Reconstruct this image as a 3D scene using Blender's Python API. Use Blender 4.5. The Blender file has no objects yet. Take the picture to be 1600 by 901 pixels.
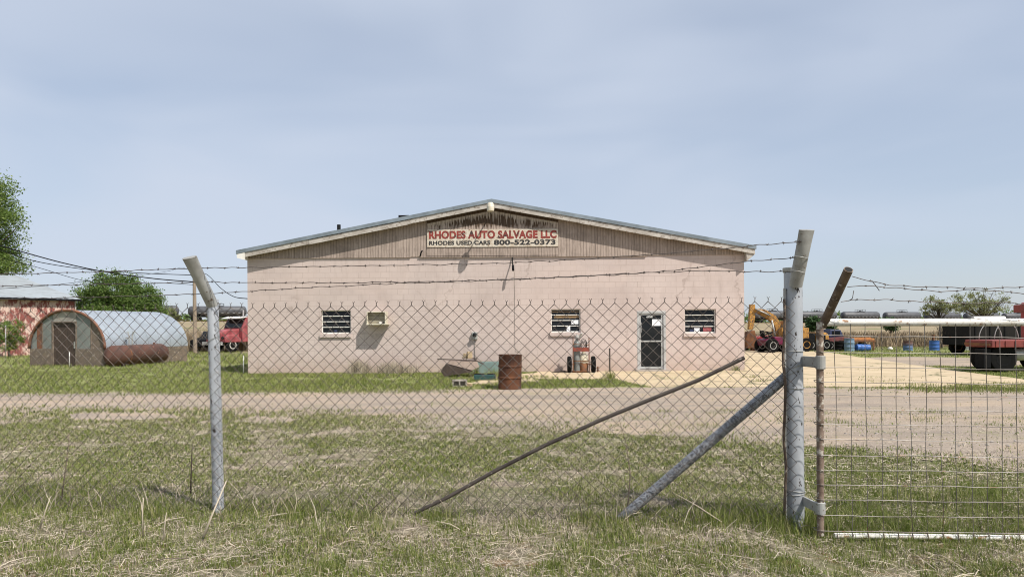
import bpy, math, random
import numpy as np
from mathutils import Vector, Matrix, noise as mnoise

random.seed(7)
rng = np.random.default_rng(11)
R = math.radians
sc = bpy.context.scene
COL = sc.collection

# ------------------------------------------------------------------ camera, sky, sun, exposure
FPX, CX, HY, CH, TH = 1100.0, 800.0, 510.0, 1.65, 0.0066
cam = bpy.data.cameras.new('camera')
cam.sensor_width = 36.0
cam.lens = 36.0 * FPX / 1600.0
cam.shift_y = (HY - 450.5) / 1600.0
cam.clip_start, cam.clip_end = 0.1, 6000
camo = bpy.data.objects.new('camera', cam)
COL.objects.link(camo)
camo.matrix_world = Matrix.Translation((0, 0, CH)) @ Matrix.Rotation(R(90), 4, 'X') @ Matrix.Rotation(-TH, 4, 'Z')
sc.camera = camo

SUN_EL, SUN_AZ = 52.0, 45.8          # azimuth measured from -Y (behind the viewer) towards +X
world = bpy.data.worlds.new('World')
sc.world = world
world.use_nodes = True
wn, wl = world.node_tree.nodes, world.node_tree.links
wn.clear()
w_out = wn.new('ShaderNodeOutputWorld')
w_bg = wn.new('ShaderNodeBackground')
w_sky = wn.new('ShaderNodeTexSky')
w_sky.sky_type = 'NISHITA'
w_sky.sun_disc = False
w_sky.sun_elevation = R(SUN_EL)
w_sky.sun_rotation = R(180 - SUN_AZ)
w_sky.air_density, w_sky.dust_density, w_sky.ozone_density = 1.0, 0.9, 1.6
w_tc = wn.new('ShaderNodeTexCoord')
w_map = wn.new('ShaderNodeMapping')
w_map.inputs['Scale'].default_value = (1.0, 1.0, 3.4)
w_map.inputs['Rotation'].default_value = (0.0, 0.25, 0.0)
w_no = wn.new('ShaderNodeTexNoise')
w_no.inputs['Scale'].default_value = 1.9
w_no.inputs['Detail'].default_value = 3.5
w_no.inputs['Roughness'].default_value = 0.42
w_no.inputs['Distortion'].default_value = 0.5
w_ra = wn.new('ShaderNodeMapRange')
w_ra.inputs['From Min'].default_value = 0.36
w_ra.inputs['From Max'].default_value = 0.66
w_ra.inputs['To Min'].default_value = 0.58
w_ra.inputs['To Max'].default_value = 0.92
w_mix = wn.new('ShaderNodeMix')
w_mix.data_type = 'RGBA'
w_mix.inputs[7].default_value = (5.1, 5.68, 6.75, 1)
wl.new(w_tc.outputs['Generated'], w_map.inputs['Vector'])
wl.new(w_map.outputs['Vector'], w_no.inputs['Vector'])
wl.new(w_no.outputs['Fac'], w_ra.inputs['Value'])
wl.new(w_ra.outputs['Result'], w_mix.inputs[0])
wl.new(w_sky.outputs['Color'], w_mix.inputs[6])
wl.new(w_mix.outputs[2], w_bg.inputs['Color'])
w_bg.inputs['Strength'].default_value = 0.089
wl.new(w_bg.outputs['Background'], w_out.inputs['Surface'])

sun = bpy.data.lights.new('sun', 'SUN')
sun.energy = 4.3
sun.angle = R(0.6)
sun.color = (1.0, 0.95, 0.87)
suno = bpy.data.objects.new('sun', sun)
COL.objects.link(suno)
ce = math.cos(R(SUN_EL))
SUNV = Vector((math.sin(R(SUN_AZ)) * ce, -math.cos(R(SUN_AZ)) * ce, math.sin(R(SUN_EL))))
suno.rotation_euler = SUNV.to_track_quat('Z', 'Y').to_euler()
sc.view_settings.view_transform = 'Standard'
sc.view_settings.look = 'None'
sc.view_settings.exposure = 0.45
sc.view_settings.gamma = 1.0
sc.view_settings.use_curve_mapping = False
sc.render.engine = 'CYCLES'
sc.cycles.max_bounces = 6
sc.cycles.filter_width = 1.05

# ------------------------------------------------------------------ geometry helpers
def ray(px, py):
    dx, dy = px - CX, py - HY
    c, s = math.cos(TH), math.sin(TH)
    return (dx * c - dy * s) / FPX, -(dx * s + dy * c) / FPX

def P(px, py, Y):
    a, b = ray(px, py)
    return Vector((a * Y, Y, CH + b * Y))

def G(px, py):
    a, b = ray(px, py)
    Y = CH / max(1e-4, -b)
    return Vector((a * Y, Y, 0))

def track_y(x):
    return 200.0 + (x + 84.0) * 0.25

def vnoise(x, y, seed=0):
    x = np.asarray(x, float); y = np.asarray(y, float)
    xi = np.floor(x).astype(np.int64); yi = np.floor(y).astype(np.int64)
    fx = x - xi; fy = y - yi
    fx = fx * fx * (3 - 2 * fx); fy = fy * fy * (3 - 2 * fy)
    def h(a, b):
        n = (a * 374761393 + b * 668265263 + seed * 1442695041) & 0xffffffff
        n = ((n ^ (n >> 13)) * 1274126177) & 0xffffffff
        return ((n ^ (n >> 16)) & 0xffff) / 65535.0
    v00, v10, v01, v11 = h(xi, yi), h(xi + 1, yi), h(xi, yi + 1), h(xi + 1, yi + 1)
    return (v00 * (1 - fx) + v10 * fx) * (1 - fy) + (v01 * (1 - fx) + v11 * fx) * fy

def fbm(x, y, seed=0):
    return (vnoise(x, y, seed) * 0.55 + vnoise(x * 2.1 + 7, y * 2.1, seed + 1) * 0.3 + vnoise(x * 4.3, y * 4.3 + 3, seed + 2) * 0.15)

def hz(x, y):
    """terrain height: nearly flat yard, a long slope up to the railway"""
    x = np.asarray(x, float); y = np.asarray(y, float)
    near = np.clip((y - 0.0) / 3.0, 0, 1) * np.clip((24 - y) / 6.0, 0, 1)
    road = np.clip(1 - np.abs(y - 15.5) / 3.5, 0, 1)
    z = (fbm(x * 0.9, y * 0.9, 5) - 0.5) * 0.07 * near * np.clip((8.6 - y) / 1.6, 0.06, 1)
    T = 200.0 + (np.clip(x, -260, 520) + 84.0) * 0.25
    t = np.clip((y - 56.0) / (T - 10.0 - 56.0), 0, 1)
    z = z + (3.60 - 0.0079 * (np.clip(x, -200, 300) + 84.0)) * t ** 0.8 - np.clip((y - T - 15) / 60.0, 0, 1) * 1.2
    z = z - 0.06 * np.clip((x - 1.9) / 0.5, 0, 1) * np.clip((5.9 - y) / 0.3, 0, 1)
    return z

class MB:
    def __init__(s):
        s.v, s.f = [], []
    def add(s, vs, fs, M=None):
        o = len(s.v)
        for v in vs:
            v = Vector(v)
            s.v.append(M @ v if M is not None else v)
        for f in fs:
            s.f.append([i + o for i in f])
        return s
    def box(s, c, d, rz=0, M=None, rx=0, ry=0):
        hx, hy, h = d[0] / 2, d[1] / 2, d[2] / 2
        vs = [(-hx, -hy, -h), (hx, -hy, -h), (hx, hy, -h), (-hx, hy, -h), (-hx, -hy, h), (hx, -hy, h), (hx, hy, h), (-hx, hy, h)]
        fs = [(0, 3, 2, 1), (4, 5, 6, 7), (0, 1, 5, 4), (1, 2, 6, 5), (2, 3, 7, 6), (3, 0, 4, 7)]
        T = Matrix.Translation(c) @ Matrix.Rotation(rz, 4, 'Z') @ Matrix.Rotation(ry, 4, 'Y') @ Matrix.Rotation(rx, 4, 'X')
        return s.add(vs, fs, M @ T if M is not None else T)
    def bb(s, a, b):
        """box between two corners"""
        a, b = Vector(a), Vector(b)
        return s.box((a + b) / 2, [abs(q) for q in (b - a)])
    def tube(s, pts, r, n=8, cap=True):
        pts = [Vector(p) for p in pts]
        k = len(pts)
        rs = r if isinstance(r, (list, tuple)) else [r] * k
        t0 = (pts[1] - pts[0]).normalized()
        ref = Vector((0, 0, 1)) if abs(t0.z) < 0.9 else Vector((1, 0, 0))
        u = t0.cross(ref).normalized()
        vs = []
        for i, p in enumerate(pts):
            if i == 0: t = pts[1] - pts[0]
            elif i == k - 1: t = pts[-1] - pts[-2]
            else: t = (pts[i + 1] - pts[i]).normalized() + (pts[i] - pts[i - 1]).normalized()
            t = t.normalized()
            u = (u - t * u.dot(t)).normalized()
            w = t.cross(u)
            for j in range(n):
                a = 2 * math.pi * j / n
                vs.append(p + (u * math.cos(a) + w * math.sin(a)) * rs[i])
        fs = []
        for i in range(k - 1):
            for j in range(n):
                fs.append((i * n + j, i * n + (j + 1) % n, (i + 1) * n + (j + 1) % n, (i + 1) * n + j))
        if cap:
            fs.append(tuple(range(n))[::-1]); fs.append(tuple(range((k - 1) * n, k * n)))
        return s.add(vs, fs)
    def lathe(s, prof, n=24, M=None):
        """profile of (radius, z) turned about local z"""
        vs, fs = [], []
        for r_, z in prof:
            for j in range(n):
                a = 2 * math.pi * j / n
                vs.append((r_ * math.cos(a), r_ * math.sin(a), z))
        for i in range(len(prof) - 1):
            for j in range(n):
                fs.append((i * n + j, i * n + (j + 1) % n, (i + 1) * n + (j + 1) % n, (i + 1) * n + j))
        fs.append(tuple(range(n))[::-1]); fs.append(tuple(range((len(prof) - 1) * n, len(prof) * n)))
        return s.add(vs, fs, M)
    def prism(s, poly, a, b, M=None, axis='y'):
        """polygon extruded from a to b along the axis; poly in (x,z) for y, (y,z) for x, (x,y) for z"""
        n = len(poly)
        def mk(p, q):
            return {'y': (p[0], q, p[1]), 'x': (q, p[0], p[1]), 'z': (p[0], p[1], q)}[axis]
        vs = [mk(p, a) for p in poly] + [mk(p, b) for p in poly]
        fs = [tuple(range(n)), tuple(range(n, 2 * n))[::-1]]
        for i in range(n):
            j = (i + 1) % n
            fs.append((j, i, n + i, n + j))
        return s.add(vs, fs, M)
    def build(s, name, mat, parent=None, smooth=False, local=False, bevel=0):
        top = parent
        while top is not None and top.parent is not None:
            top = top.parent
        off = Vector((0, 0, 0)) if (local or top is None) else Vector(top.location)
        me = bpy.data.meshes.new(name)
        me.from_pydata([tuple(v - off) for v in s.v], [], s.f)
        bmesh_fix(me)
        if smooth is not False:
            me.polygons.foreach_set('use_smooth', [True] * len(me.polygons))
            if smooth is not True:
                me.set_sharp_from_angle(angle=R(smooth))
        me.materials.append(mat)
        o = bpy.data.objects.new(name, me)
        COL.objects.link(o)
        if parent is not None:
            o.parent = parent
        if bevel:
            m = o.modifiers.new('bevel', 'BEVEL')
            m.width = bevel; m.segments = 2; m.limit_method = 'ANGLE'
        return o

def bmesh_fix(me):
    import bmesh
    b = bmesh.new(); b.from_mesh(me)
    bmesh.ops.recalc_face_normals(b, faces=b.faces)
    b.to_mesh(me); b.free(); me.update()

def fast_mesh(name, V, sizes, idx, mat, parent=None):
    me = bpy.data.meshes.new(name)
    me.vertices.add(len(V)); me.vertices.foreach_set('co', np.asarray(V, np.float32).ravel())
    me.loops.add(len(idx)); me.loops.foreach_set('vertex_index', np.asarray(idx, np.int32))
    me.polygons.add(len(sizes))
    st = np.concatenate([[0], np.cumsum(sizes)[:-1]]).astype(np.int32)
    me.polygons.foreach_set('loop_start', st)
    me.update(calc_edges=True); me.validate()
    me.materials.append(mat)
    o = bpy.data.objects.new(name, me); COL.objects.link(o)
    if parent: o.parent = parent
    return o

def tag(o, label, cat, group=None):
    o['label'] = label; o['category'] = cat
    if group: o['group'] = group
    return o

def thing(name, label, cat, loc=(0, 0, 0), rz=0, group=None):
    o = bpy.data.objects.new(name, None)
    COL.objects.link(o)
    o.empty_display_size = 0.2
    o.location = loc; o.rotation_euler = (0, 0, rz)
    return tag(o, label, cat, group)

def struct(o, kind='structure', label=None, cat=None):
    o['kind'] = kind
    if label: o['label'] = label
    if cat: o['category'] = cat
    return o

def copy_tree(o, parent=None):
    c = o.copy(); COL.objects.link(c)
    if parent is not None: c.parent = parent
    for ch in list(o.children): copy_tree(ch, c)
    return c

# ------------------------------------------------------------------ material helper
class NT:
    def __init__(s, name, rough=0.8, metal=0.0, spec=0.5):
        s.m = bpy.data.materials.new(name); s.m.use_nodes = True
        s.t = s.m.node_tree; s.b = s.t.nodes['Principled BSDF']
        s.b.inputs['Roughness'].default_value = rough
        s.b.inputs['Metallic'].default_value = metal
        s.b.inputs['Specular IOR Level'].default_value = spec
        s.tc = s.n('ShaderNodeTexCoord'); s.P = s.tc.outputs['Object']
    def n(s, t): return s.t.nodes.new(t)
    def l(s, a, b): s.t.links.new(a, b)
    def put(s, sock, v):
        if hasattr(v, 'is_output') or isinstance(v, bpy.types.NodeSocket): s.l(v, sock)
        elif isinstance(v, (tuple, list)) and sock.type == 'RGBA': sock.default_value = (*v[:3], 1)
        else: sock.default_value = v
    def map(s, sc_=(1, 1, 1), rot=(0, 0, 0), loc=(0, 0, 0), v=None):
        m = s.n('ShaderNodeMapping'); s.l(v or s.P, m.inputs[0])
        m.inputs['Scale'].default_value = sc_; m.inputs['Rotation'].default_value = rot; m.inputs['Location'].default_value = loc
        return m.outputs[0]
    def noise(s, scale, detail=4, rough=0.55, v=None, dist=0.0):
        m = s.n('ShaderNodeTexNoise'); s.l(v or s.P, m.inputs['Vector'])
        m.inputs['Scale'].default_value = scale; m.inputs['Detail'].default_value = detail
        m.inputs['Roughness'].default_value = rough; m.inputs['Distortion'].default_value = dist
        return m.outputs['Fac']
    def vor(s, scale, v=None, out='Distance'):
        m = s.n('ShaderNodeTexVoronoi'); s.l(v or s.P, m.inputs['Vector']); m.inputs['Scale'].default_value = scale
        return m.outputs[out]
    def step(s, v, a, b, lo=0.0, hi=1.0):
        m = s.n('ShaderNodeMapRange'); s.put(m.inputs[0], v)
        for i, q in zip((1, 2, 3, 4), (a, b, lo, hi)): s.put(m.inputs[i], q)
        return m.outputs[0]
    def mix(s, f, a, b):
        m = s.n('ShaderNodeMix'); m.data_type = 'RGBA'
        s.put(m.inputs[0], f); s.put(m.inputs[6], a); s.put(m.inputs[7], b)
        return m.outputs[2]
    def math(s, op, a, b=0.0):
        m = s.n('ShaderNodeMath'); m.operation = op; s.put(m.inputs[0], a); s.put(m.inputs[1], b)
        return m.outputs[0]
    def xyz(s, v=None):
        m = s.n('ShaderNodeSeparateXYZ'); s.l(v or s.P, m.inputs[0]); return m.outputs
    def rnd(s):
        return s.n('ShaderNodeNewGeometry').outputs['Random Per Island']
    def bump(s, h, strength=0.3, dist=0.02):
        m = s.n('ShaderNodeBump'); s.put(m.inputs['Height'], h)
        m.inputs['Strength'].default_value = strength; m.inputs['Distance'].default_value = dist
        s.l(m.outputs[0], s.b.inputs['Normal'])
    def col(s, c): s.put(s.b.inputs['Base Color'], c); return s
    def rgh(s, r): s.put(s.b.inputs['Roughness'], r); return s
    def met(s, r): s.put(s.b.inputs['Metallic'], r); return s

def worn(name, a, b, c=None, scale=3.0, rough=0.75, metal=0.0, streak=(1, 1, 1), amt=(0.4, 0.65), bump=0.15, camt=(0.62, 0.68), cscale=None, spec=0.4):
    """base colour a drifting to b, with spots of c"""
    t = NT(name, rough, metal, spec)
    v = t.map(streak)
    n1 = t.noise(scale, 6, 0.6, v)
    col = t.mix(t.step(n1, *amt), a, b)
    n2 = t.noise(cscale or scale * 4, 5, 0.65, v)
    if c is not None:
        col = t.mix(t.step(n2, *camt), col, c)
    t.col(col)
    if bump: t.bump(n2, bump, 0.01)
    return t.m

def plain(name, c, rough=0.6, metal=0.0, var=0.15, spec=0.5):
    d = tuple(q * (1 - var * 1.6) for q in c); e = tuple(min(1, q * (1 + var)) for q in c)
    t = NT(name, rough, metal, spec)
    t.col(t.mix(t.step(t.noise(6, 5, 0.6), 0.3, 0.7), d, e))
    return t.m

M = {}
# paint and metal
M['silver'] = (lambda t: (t.col(t.mix(t.step(t.noise(38, 3, 0.5, t.map((1, 1, 0.55))), 0.655, 0.672),
        t.mix(t.step(t.noise(5, 5, 0.6, t.map((1, 1, 0.4))), 0.35, 0.7), (0.33, 0.345, 0.37), (0.50, 0.52, 0.55)), (0.05, 0.04, 0.035))),
        t.bump(t.noise(40, 4), 0.25, 0.004), t.m)[-1])(NT('silver_paint', 0.5, 0.25))
M['brace'] = (lambda t: (t.col(t.mix(t.step(t.noise(22, 3, 0.6, t.map((1, 1, 1)), 2.5), 0.5, 0.56),
        t.mix(t.step(t.noise(4, 4), 0.4, 0.7), (0.22, 0.225, 0.235), (0.34, 0.35, 0.37)), (0.10, 0.10, 0.105))),
        t.bump(t.noise(60, 4), 0.2, 0.004), t.m)[-1])(NT('brace_paint', 0.5, 0.2))
M['galv'] = worn('galvanised', (0.42, 0.42, 0.40), (0.30, 0.29, 0.27), (0.16, 0.12, 0.09), 6, 0.55, 0.35)
M['wire'] = worn('fence_wire', (0.14, 0.12, 0.105), (0.075, 0.055, 0.045), None, 2.0, 0.6, 0.35, bump=0)
M['barb'] = worn('barbed_wire', (0.11, 0.09, 0.08), (0.06, 0.045, 0.04), None, 6.0, 0.6, 0.3, bump=0)
M['gatewire'] = worn('gate_wire', (0.20, 0.185, 0.17), (0.085, 0.07, 0.06), (0.15, 0.07, 0.035), 2.2, 0.5, 0.3, bump=0, amt=(0.4, 0.6), camt=(0.6, 0.68))
M['gatepaint'] = worn('gate_paint', (0.72, 0.71, 0.67), (0.62, 0.58, 0.50), (0.25, 0.12, 0.05), 9, 0.55, 0.0, amt=(0.4, 0.7), camt=(0.56, 0.66), cscale=16)
M['gaterust'] = worn('gate_rust', (0.23, 0.17, 0.13), (0.11, 0.07, 0.05), (0.46, 0.42, 0.36), 14, 0.8, 0.1, camt=(0.55, 0.6), cscale=24, bump=0.4)
M['armrust'] = worn('arm_rust', (0.17, 0.12, 0.085), (0.08, 0.055, 0.04), (0.36, 0.31, 0.26), 11, 0.8, 0.15, camt=(0.58, 0.66), cscale=20, bump=0.3)
M['rust'] = worn('rust', (0.20, 0.085, 0.035), (0.10, 0.045, 0.025), (0.045, 0.03, 0.025), 3.5, 0.85, 0.1, bump=0.3)
M['rail'] = worn('old_rail', (0.085, 0.07, 0.06), (0.045, 0.035, 0.03), (0.20, 0.18, 0.155), 7, 0.75, 0.2)
M['black'] = plain('black_paint', (0.010, 0.010, 0.011), 0.9, spec=0.12)
M['tankblack'] = worn('tank_black', (0.085, 0.088, 0.095), (0.055, 0.055, 0.06), (0.13, 0.12, 0.11), 0.7, 0.5, 0.0, bump=0)
M['rubber'] = plain('rubber', (0.009, 0.0088, 0.0085), 0.95, spec=0.12)
M['dark'] = plain('interior_shade', (0.012, 0.012, 0.012), 0.9)  # near-black colour standing in for shade inside the room and the pipe
M['glass'] = (lambda t: (t.col(t.mix(t.step(t.noise(2.5, 5, 0.7), 0.45, 0.75), (0.011, 0.013, 0.015), (0.024, 0.024, 0.023))), t.m)[-1])(NT('window_glass', 0.1, 0.0, 0.22))
M['alu'] = worn('aluminium', (0.50, 0.50, 0.49), (0.36, 0.355, 0.34), None, 4, 0.45, 0.3, bump=0)
M['white'] = worn('white_paint', (0.75, 0.73, 0.69), (0.62, 0.58, 0.52), None, 5, 0.6)
M['paper'] = plain('paper', (0.75, 0.76, 0.78), 0.8, 0, 0.05)
M['cream'] = worn('cream_enamel', (0.62, 0.57, 0.46), (0.50, 0.45, 0.35), None, 5, 0.5)
M['fascia'] = worn('fascia_paint', (0.47, 0.435, 0.39), (0.33, 0.295, 0.255), (0.20, 0.16, 0.13), 2.2, 0.75, 0, (1, 1, 2.2), (0.38, 0.62), 0.25, (0.54, 0.64), 8)
M['roofmetal'] = worn('roof_metal', (0.25, 0.29, 0.32), (0.17, 0.20, 0.22), (0.11, 0.10, 0.10), 1.5, 0.5, 0.4, camt=(0.64, 0.72), cscale=5)
M['galvroof'] = (lambda t: (t.col(t.mix(t.step(t.noise(1.2, 5, 0.6), 0.35, 0.7), (0.36, 0.39, 0.41), (0.27, 0.285, 0.29))), t.m)[-1])(NT('galvanised_sheet', 0.6, 0.2))
M['redpaint'] = worn('red_paint', (0.33, 0.035, 0.035), (0.22, 0.025, 0.03), (0.12, 0.04, 0.03), 2, 0.45, 0, bump=0)
M['pinkred'] = worn('faded_red', (0.36, 0.10, 0.105), (0.20, 0.04, 0.045), (0.13, 0.05, 0.05), 3, 0.5, 0, bump=0)
M['deepred'] = worn('deck_red', (0.24, 0.05, 0.04), (0.16, 0.04, 0.035), (0.08, 0.04, 0.03), 3, 0.65, 0)
M['maroon'] = worn('maroon_paint', (0.13, 0.012, 0.045), (0.08, 0.01, 0.03), None, 2, 0.4, 0, bump=0)
M['yellow'] = worn('machine_yellow', (0.46, 0.235, 0.05), (0.30, 0.15, 0.04), (0.10, 0.05, 0.03), 2.6, 0.7, 0, camt=(0.52, 0.62))
M['orange'] = worn('orange_beam', (0.50, 0.22, 0.07), (0.34, 0.13, 0.05), (0.15, 0.06, 0.04), 3, 0.7)
M['blue'] = worn('blue_plastic', (0.04, 0.12, 0.36), (0.03, 0.09, 0.28), None, 3, 0.45, bump=0)
M['paleblue'] = worn('pale_blue_metal', (0.16, 0.24, 0.32), (0.10, 0.16, 0.24), (0.10, 0.07, 0.05), 5, 0.6)
M['navy'] = plain('navy_paint', (0.03, 0.04, 0.09), 0.5)
M['teal'] = worn('teal_paint', (0.20, 0.27, 0.25), (0.15, 0.21, 0.20), (0.24, 0.19, 0.14), 4, 0.7)
M['darkgreen'] = worn('dark_green_plastic', (0.02, 0.07, 0.065), (0.015, 0.04, 0.04), None, 5, 0.55)
M['wood'] = worn('grey_wood', (0.27, 0.21, 0.155), (0.17, 0.13, 0.10), (0.10, 0.07, 0.055), 3, 0.85, 0, (6, 1, 6))
M['palewood'] = worn('pale_wood', (0.48, 0.37, 0.23), (0.36, 0.27, 0.17), None, 4, 0.85)
M['darkwood'] = worn('dark_wood', (0.07, 0.047, 0.036), (0.042, 0.03, 0.025), (0.13, 0.095, 0.075), 3, 0.8, 0, (6, 6, 1))
M['pole'] = worn('pole_wood', (0.30, 0.235, 0.175), (0.20, 0.155, 0.12), None, 3, 0.9, 0, (5, 5, 0.6))
M['bark'] = worn('bark', (0.10, 0.08, 0.06), (0.06, 0.048, 0.038), None, 5, 0.95, 0, (4, 4, 1))
M['cinder'] = plain('cinder_block', (0.36, 0.32, 0.28), 0.95)
M['sticker'] = plain('cylinder_grey', (0.20, 0.21, 0.20), 0.5)
M['signred'] = worn('sign_red', (0.26, 0.04, 0.03), (0.13, 0.026, 0.022), (0.045, 0.03, 0.028), 3.5, 0.7, 0, (1, 1, 1), (0.4, 0.65), 0, (0.55, 0.64), 7)
M['signblack'] = worn('sign_black', (0.022, 0.022, 0.024), (0.04, 0.035, 0.035), (0.3, 0.26, 0.22), 3.5, 0.7, 0, bump=0, camt=(0.66, 0.7), cscale=12)
M['signface'] = worn('sign_face', (0.60, 0.55, 0.47), (0.46, 0.38, 0.29), (0.22, 0.13, 0.08), 5, 0.7, 0, (1, 1, 1.5), (0.36, 0.62), 0, (0.56, 0.66), 9)

# concrete block wall: painted blocks, joints, weather stains
t = NT('painted_block_wall', 0.85, 0, 0.3)
v = t.n('ShaderNodeCombineXYZ'); X = t.xyz()
wob = t.math('MULTIPLY', t.math('SUBTRACT', t.noise(1.3, 2), 0.5), 0.012)
t.l(t.math('ADD', X[0], wob), v.inputs[0]); t.l(t.math('ADD', X[2], wob), v.inputs[1])
br = t.n('ShaderNodeTexBrick'); t.l(v.outputs[0], br.inputs['Vector'])
br.inputs['Scale'].default_value = 1.0; br.inputs['Brick Width'].default_value = 0.406; br.inputs['Row Height'].default_value = 0.203
br.inputs['Mortar Size'].default_value = 0.006; br.inputs['Mortar Smooth'].default_value = 0.3
br.inputs['Color1'].default_value = (0.0, 0.0, 0.0, 1); br.inputs['Color2'].default_value = (1, 1, 1, 1); br.inputs['Mortar'].default_value = (0.5, 0.5, 0.5, 1)
base = t.mix(t.step(t.noise(0.55, 6, 0.62), 0.32, 0.68), (0.43, 0.35, 0.32), (0.535, 0.45, 0.415))
base = t.mix(t.math('MULTIPLY', br.outputs['Color'], 0.16), base, (0.63, 0.525, 0.475))
stain = t.step(t.noise(2.2, 6, 0.7, t.map((1.2, 1, 0.35))), 0.52, 0.75)
base = t.mix(t.math('MULTIPLY', stain, 0.38), base, (0.32, 0.25, 0.215))
run = t.math('MULTIPLY', t.step(t.noise(1.0, 5, 0.7, t.map((5.5, 1, 0.28))), 0.56, 0.72), t.step(X[2], 1.6, 4.2))
base = t.mix(t.math('MULTIPLY', run, 0.55), base, (0.29, 0.23, 0.20))
vw = t.n('ShaderNodeTexVoronoi'); vw.feature = 'DISTANCE_TO_EDGE'; vw.inputs['Scale'].default_value = 0.33
jv = t.n('ShaderNodeVectorMath'); jv.operation = 'ADD'; t.l(t.P, jv.inputs[0])
cv_ = t.n('ShaderNodeCombineXYZ'); t.l(t.math('MULTIPLY', t.noise(2.5, 4, 0.6), 0.7), cv_.inputs[0]); t.l(t.math('MULTIPLY', t.noise(2.9, 4, 0.6), 0.7), cv_.inputs[2]); t.l(cv_.outputs[0], jv.inputs[1]); t.l(jv.outputs[0], vw.inputs['Vector'])
crack = t.math('MULTIPLY', t.step(vw.outputs['Distance'], 0.010, 0.004), t.step(t.noise(0.5, 3), 0.48, 0.56))
base = t.mix(t.math('MULTIPLY', crack, 0.35), base, (0.20, 0.15, 0.125))
base = t.mix(t.math('MULTIPLY', t.step(t.noise(26, 3, 0.6), 0.6, 0.7), 0.22), base, (0.34, 0.27, 0.24))
patch = t.step(t.noise(0.23, 2, 0.5, t.map((1, 1, 1.6))), 0.5, 0.53)
base = t.mix(t.math('MULTIPLY', patch, 0.25), base, (0.58, 0.465, 0.415))
splash = t.math('MULTIPLY', t.step(t.math('ADD', X[2], t.math('MULTIPLY', t.noise(2.5, 5), 0.9)), 1.25, 0.35), 0.55)
base = t.mix(splash, base, (0.40, 0.29, 0.22))
joint = t.step(t.noise(1.1, 4), 0.35, 0.7, 0.1, 0.8)
t.col(t.mix(t.math('MULTIPLY', br.outputs['Fac'], joint), base, (0.27, 0.20, 0.17)))
t.bump(t.math('ADD', t.math('MULTIPLY', br.outputs['Fac'], -0.6), t.math('MULTIPLY', t.noise(45, 4), 0.35)), 0.3, 0.008)
M['block'] = t.m

def siding(name, raw, peel_z, k):
    t = NT(name, 0.88, 0, 0.25)
    X = t.xyz()
    fr = t.math('FRACT', t.math('MULTIPLY', X[0], 1 / 0.102))
    groove = t.step(t.math('ABSOLUTE', t.math('SUBTRACT', fr, 0.5)), 0.06, 0.10, 1.0, 0.0)
    st = t.noise(1.0, 6, 0.65, t.map((9, 1, 0.7)))
    st2 = t.noise(1.0, 5, 0.7, t.map((38, 1, 2.2)))
    paint = t.mix(t.step(st, 0.35, 0.66), (0.44, 0.355, 0.305), (0.30, 0.24, 0.20))
    paint = t.mix(t.math('MULTIPLY', t.step(t.noise(0.8, 5, 0.7, t.map((1, 1, 1.3))), 0.48, 0.66), 0.6), paint, (0.17, 0.135, 0.115))
    paint = t.mix(t.math('MULTIPLY', t.step(st2, 0.48, 0.64), 0.6), paint, (0.165, 0.13, 0.108))
    pm = t.step(t.math('ADD', st, t.math('MULTIPLY', t.math('SUBTRACT', X[2], peel_z), k)), 0.5, 0.62)
    c = t.mix(pm, paint, t.mix(t.step(st2, 0.35, 0.65), raw, tuple(q * 0.5 for q in raw)))
    t.col(t.mix(t.math('MULTIPLY', groove, 0.6), c, (0.12, 0.09, 0.075)))
    t.bump(t.math('ADD', t.math('MULTIPLY', groove, -1.0), t.math('MULTIPLY', st2, 0.4)), 0.5, 0.01)
    return t.m
M['siding'] = siding('weathered_siding', (0.22, 0.165, 0.13), 6.2, 0.18)
M['siding_mid'] = siding('peeling_siding', (0.105, 0.07, 0.046), 5.26, 1.2)
M['fringe'] = worn('peeling_paint', (0.55, 0.47, 0.40), (0.44, 0.37, 0.31), None, 8, 0.8)

# corrugated, flaking barn sheet
t = NT('barn_sheet', 0.8, 0, 0.3)
X = t.xyz()
n1 = t.noise(1.0, 6, 0.7, t.map((1.3, 1.3, 1.0)), 0.6)
n2 = t.noise(1.0, 6, 0.72, t.map((4.5, 4.5, 1.9)))
msk = t.step(t.math('ADD', t.math('MULTIPLY', n1, 0.5), t.math('MULTIPLY', n2, 0.5)), 0.475, 0.52)
t.col(t.mix(msk, t.mix(t.noise(3), (0.64, 0.50, 0.43), (0.52, 0.37, 0.31)), t.mix(t.noise(5), (0.30, 0.10, 0.085), (0.20, 0.07, 0.06))))
t.bump(n2, 0.3, 0.02)
M['barn'] = t.m
# hut front panels and tank
M['hutpanel'] = worn('hut_panel', (0.20, 0.215, 0.20), (0.14, 0.15, 0.14), (0.26, 0.26, 0.24), 1.5, 0.8, 0, (1, 1, 0.6))
M['hutbase'] = worn('hut_base', (0.17, 0.13, 0.10), (0.11, 0.088, 0.07), (0.36, 0.31, 0.25), 2.5, 0.9, 0, (1, 1, 1), (0.4, 0.65), 0.3, (0.58, 0.66), 8)
t = NT('hut_roof_sheet', 0.42, 0.35, 0.5)
X = t.xyz()
c = t.mix(t.step(t.noise(0.9, 5, 0.6), 0.35, 0.7), (0.40, 0.44, 0.48), (0.30, 0.335, 0.365))
u_ = t.math('ADD', t.math('MULTIPLY', X[0], 0.27), t.math('MULTIPLY', X[1], 0.963))
seam = t.step(t.math('ABSOLUTE', t.math('SUBTRACT', t.math('FRACT', t.math('MULTIPLY', u_, 1 / 0.72)), 0.5)), 0.03, 0.012)
c = t.mix(t.math('MULTIPLY', seam, 0.5), c, (0.16, 0.16, 0.16))
c = t.mix(t.math('MULTIPLY', t.step(t.noise(2.4, 6, 0.75, t.map((1, 1, 0.4))), 0.60, 0.70), 0.5), c, (0.24, 0.16, 0.11))
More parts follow.
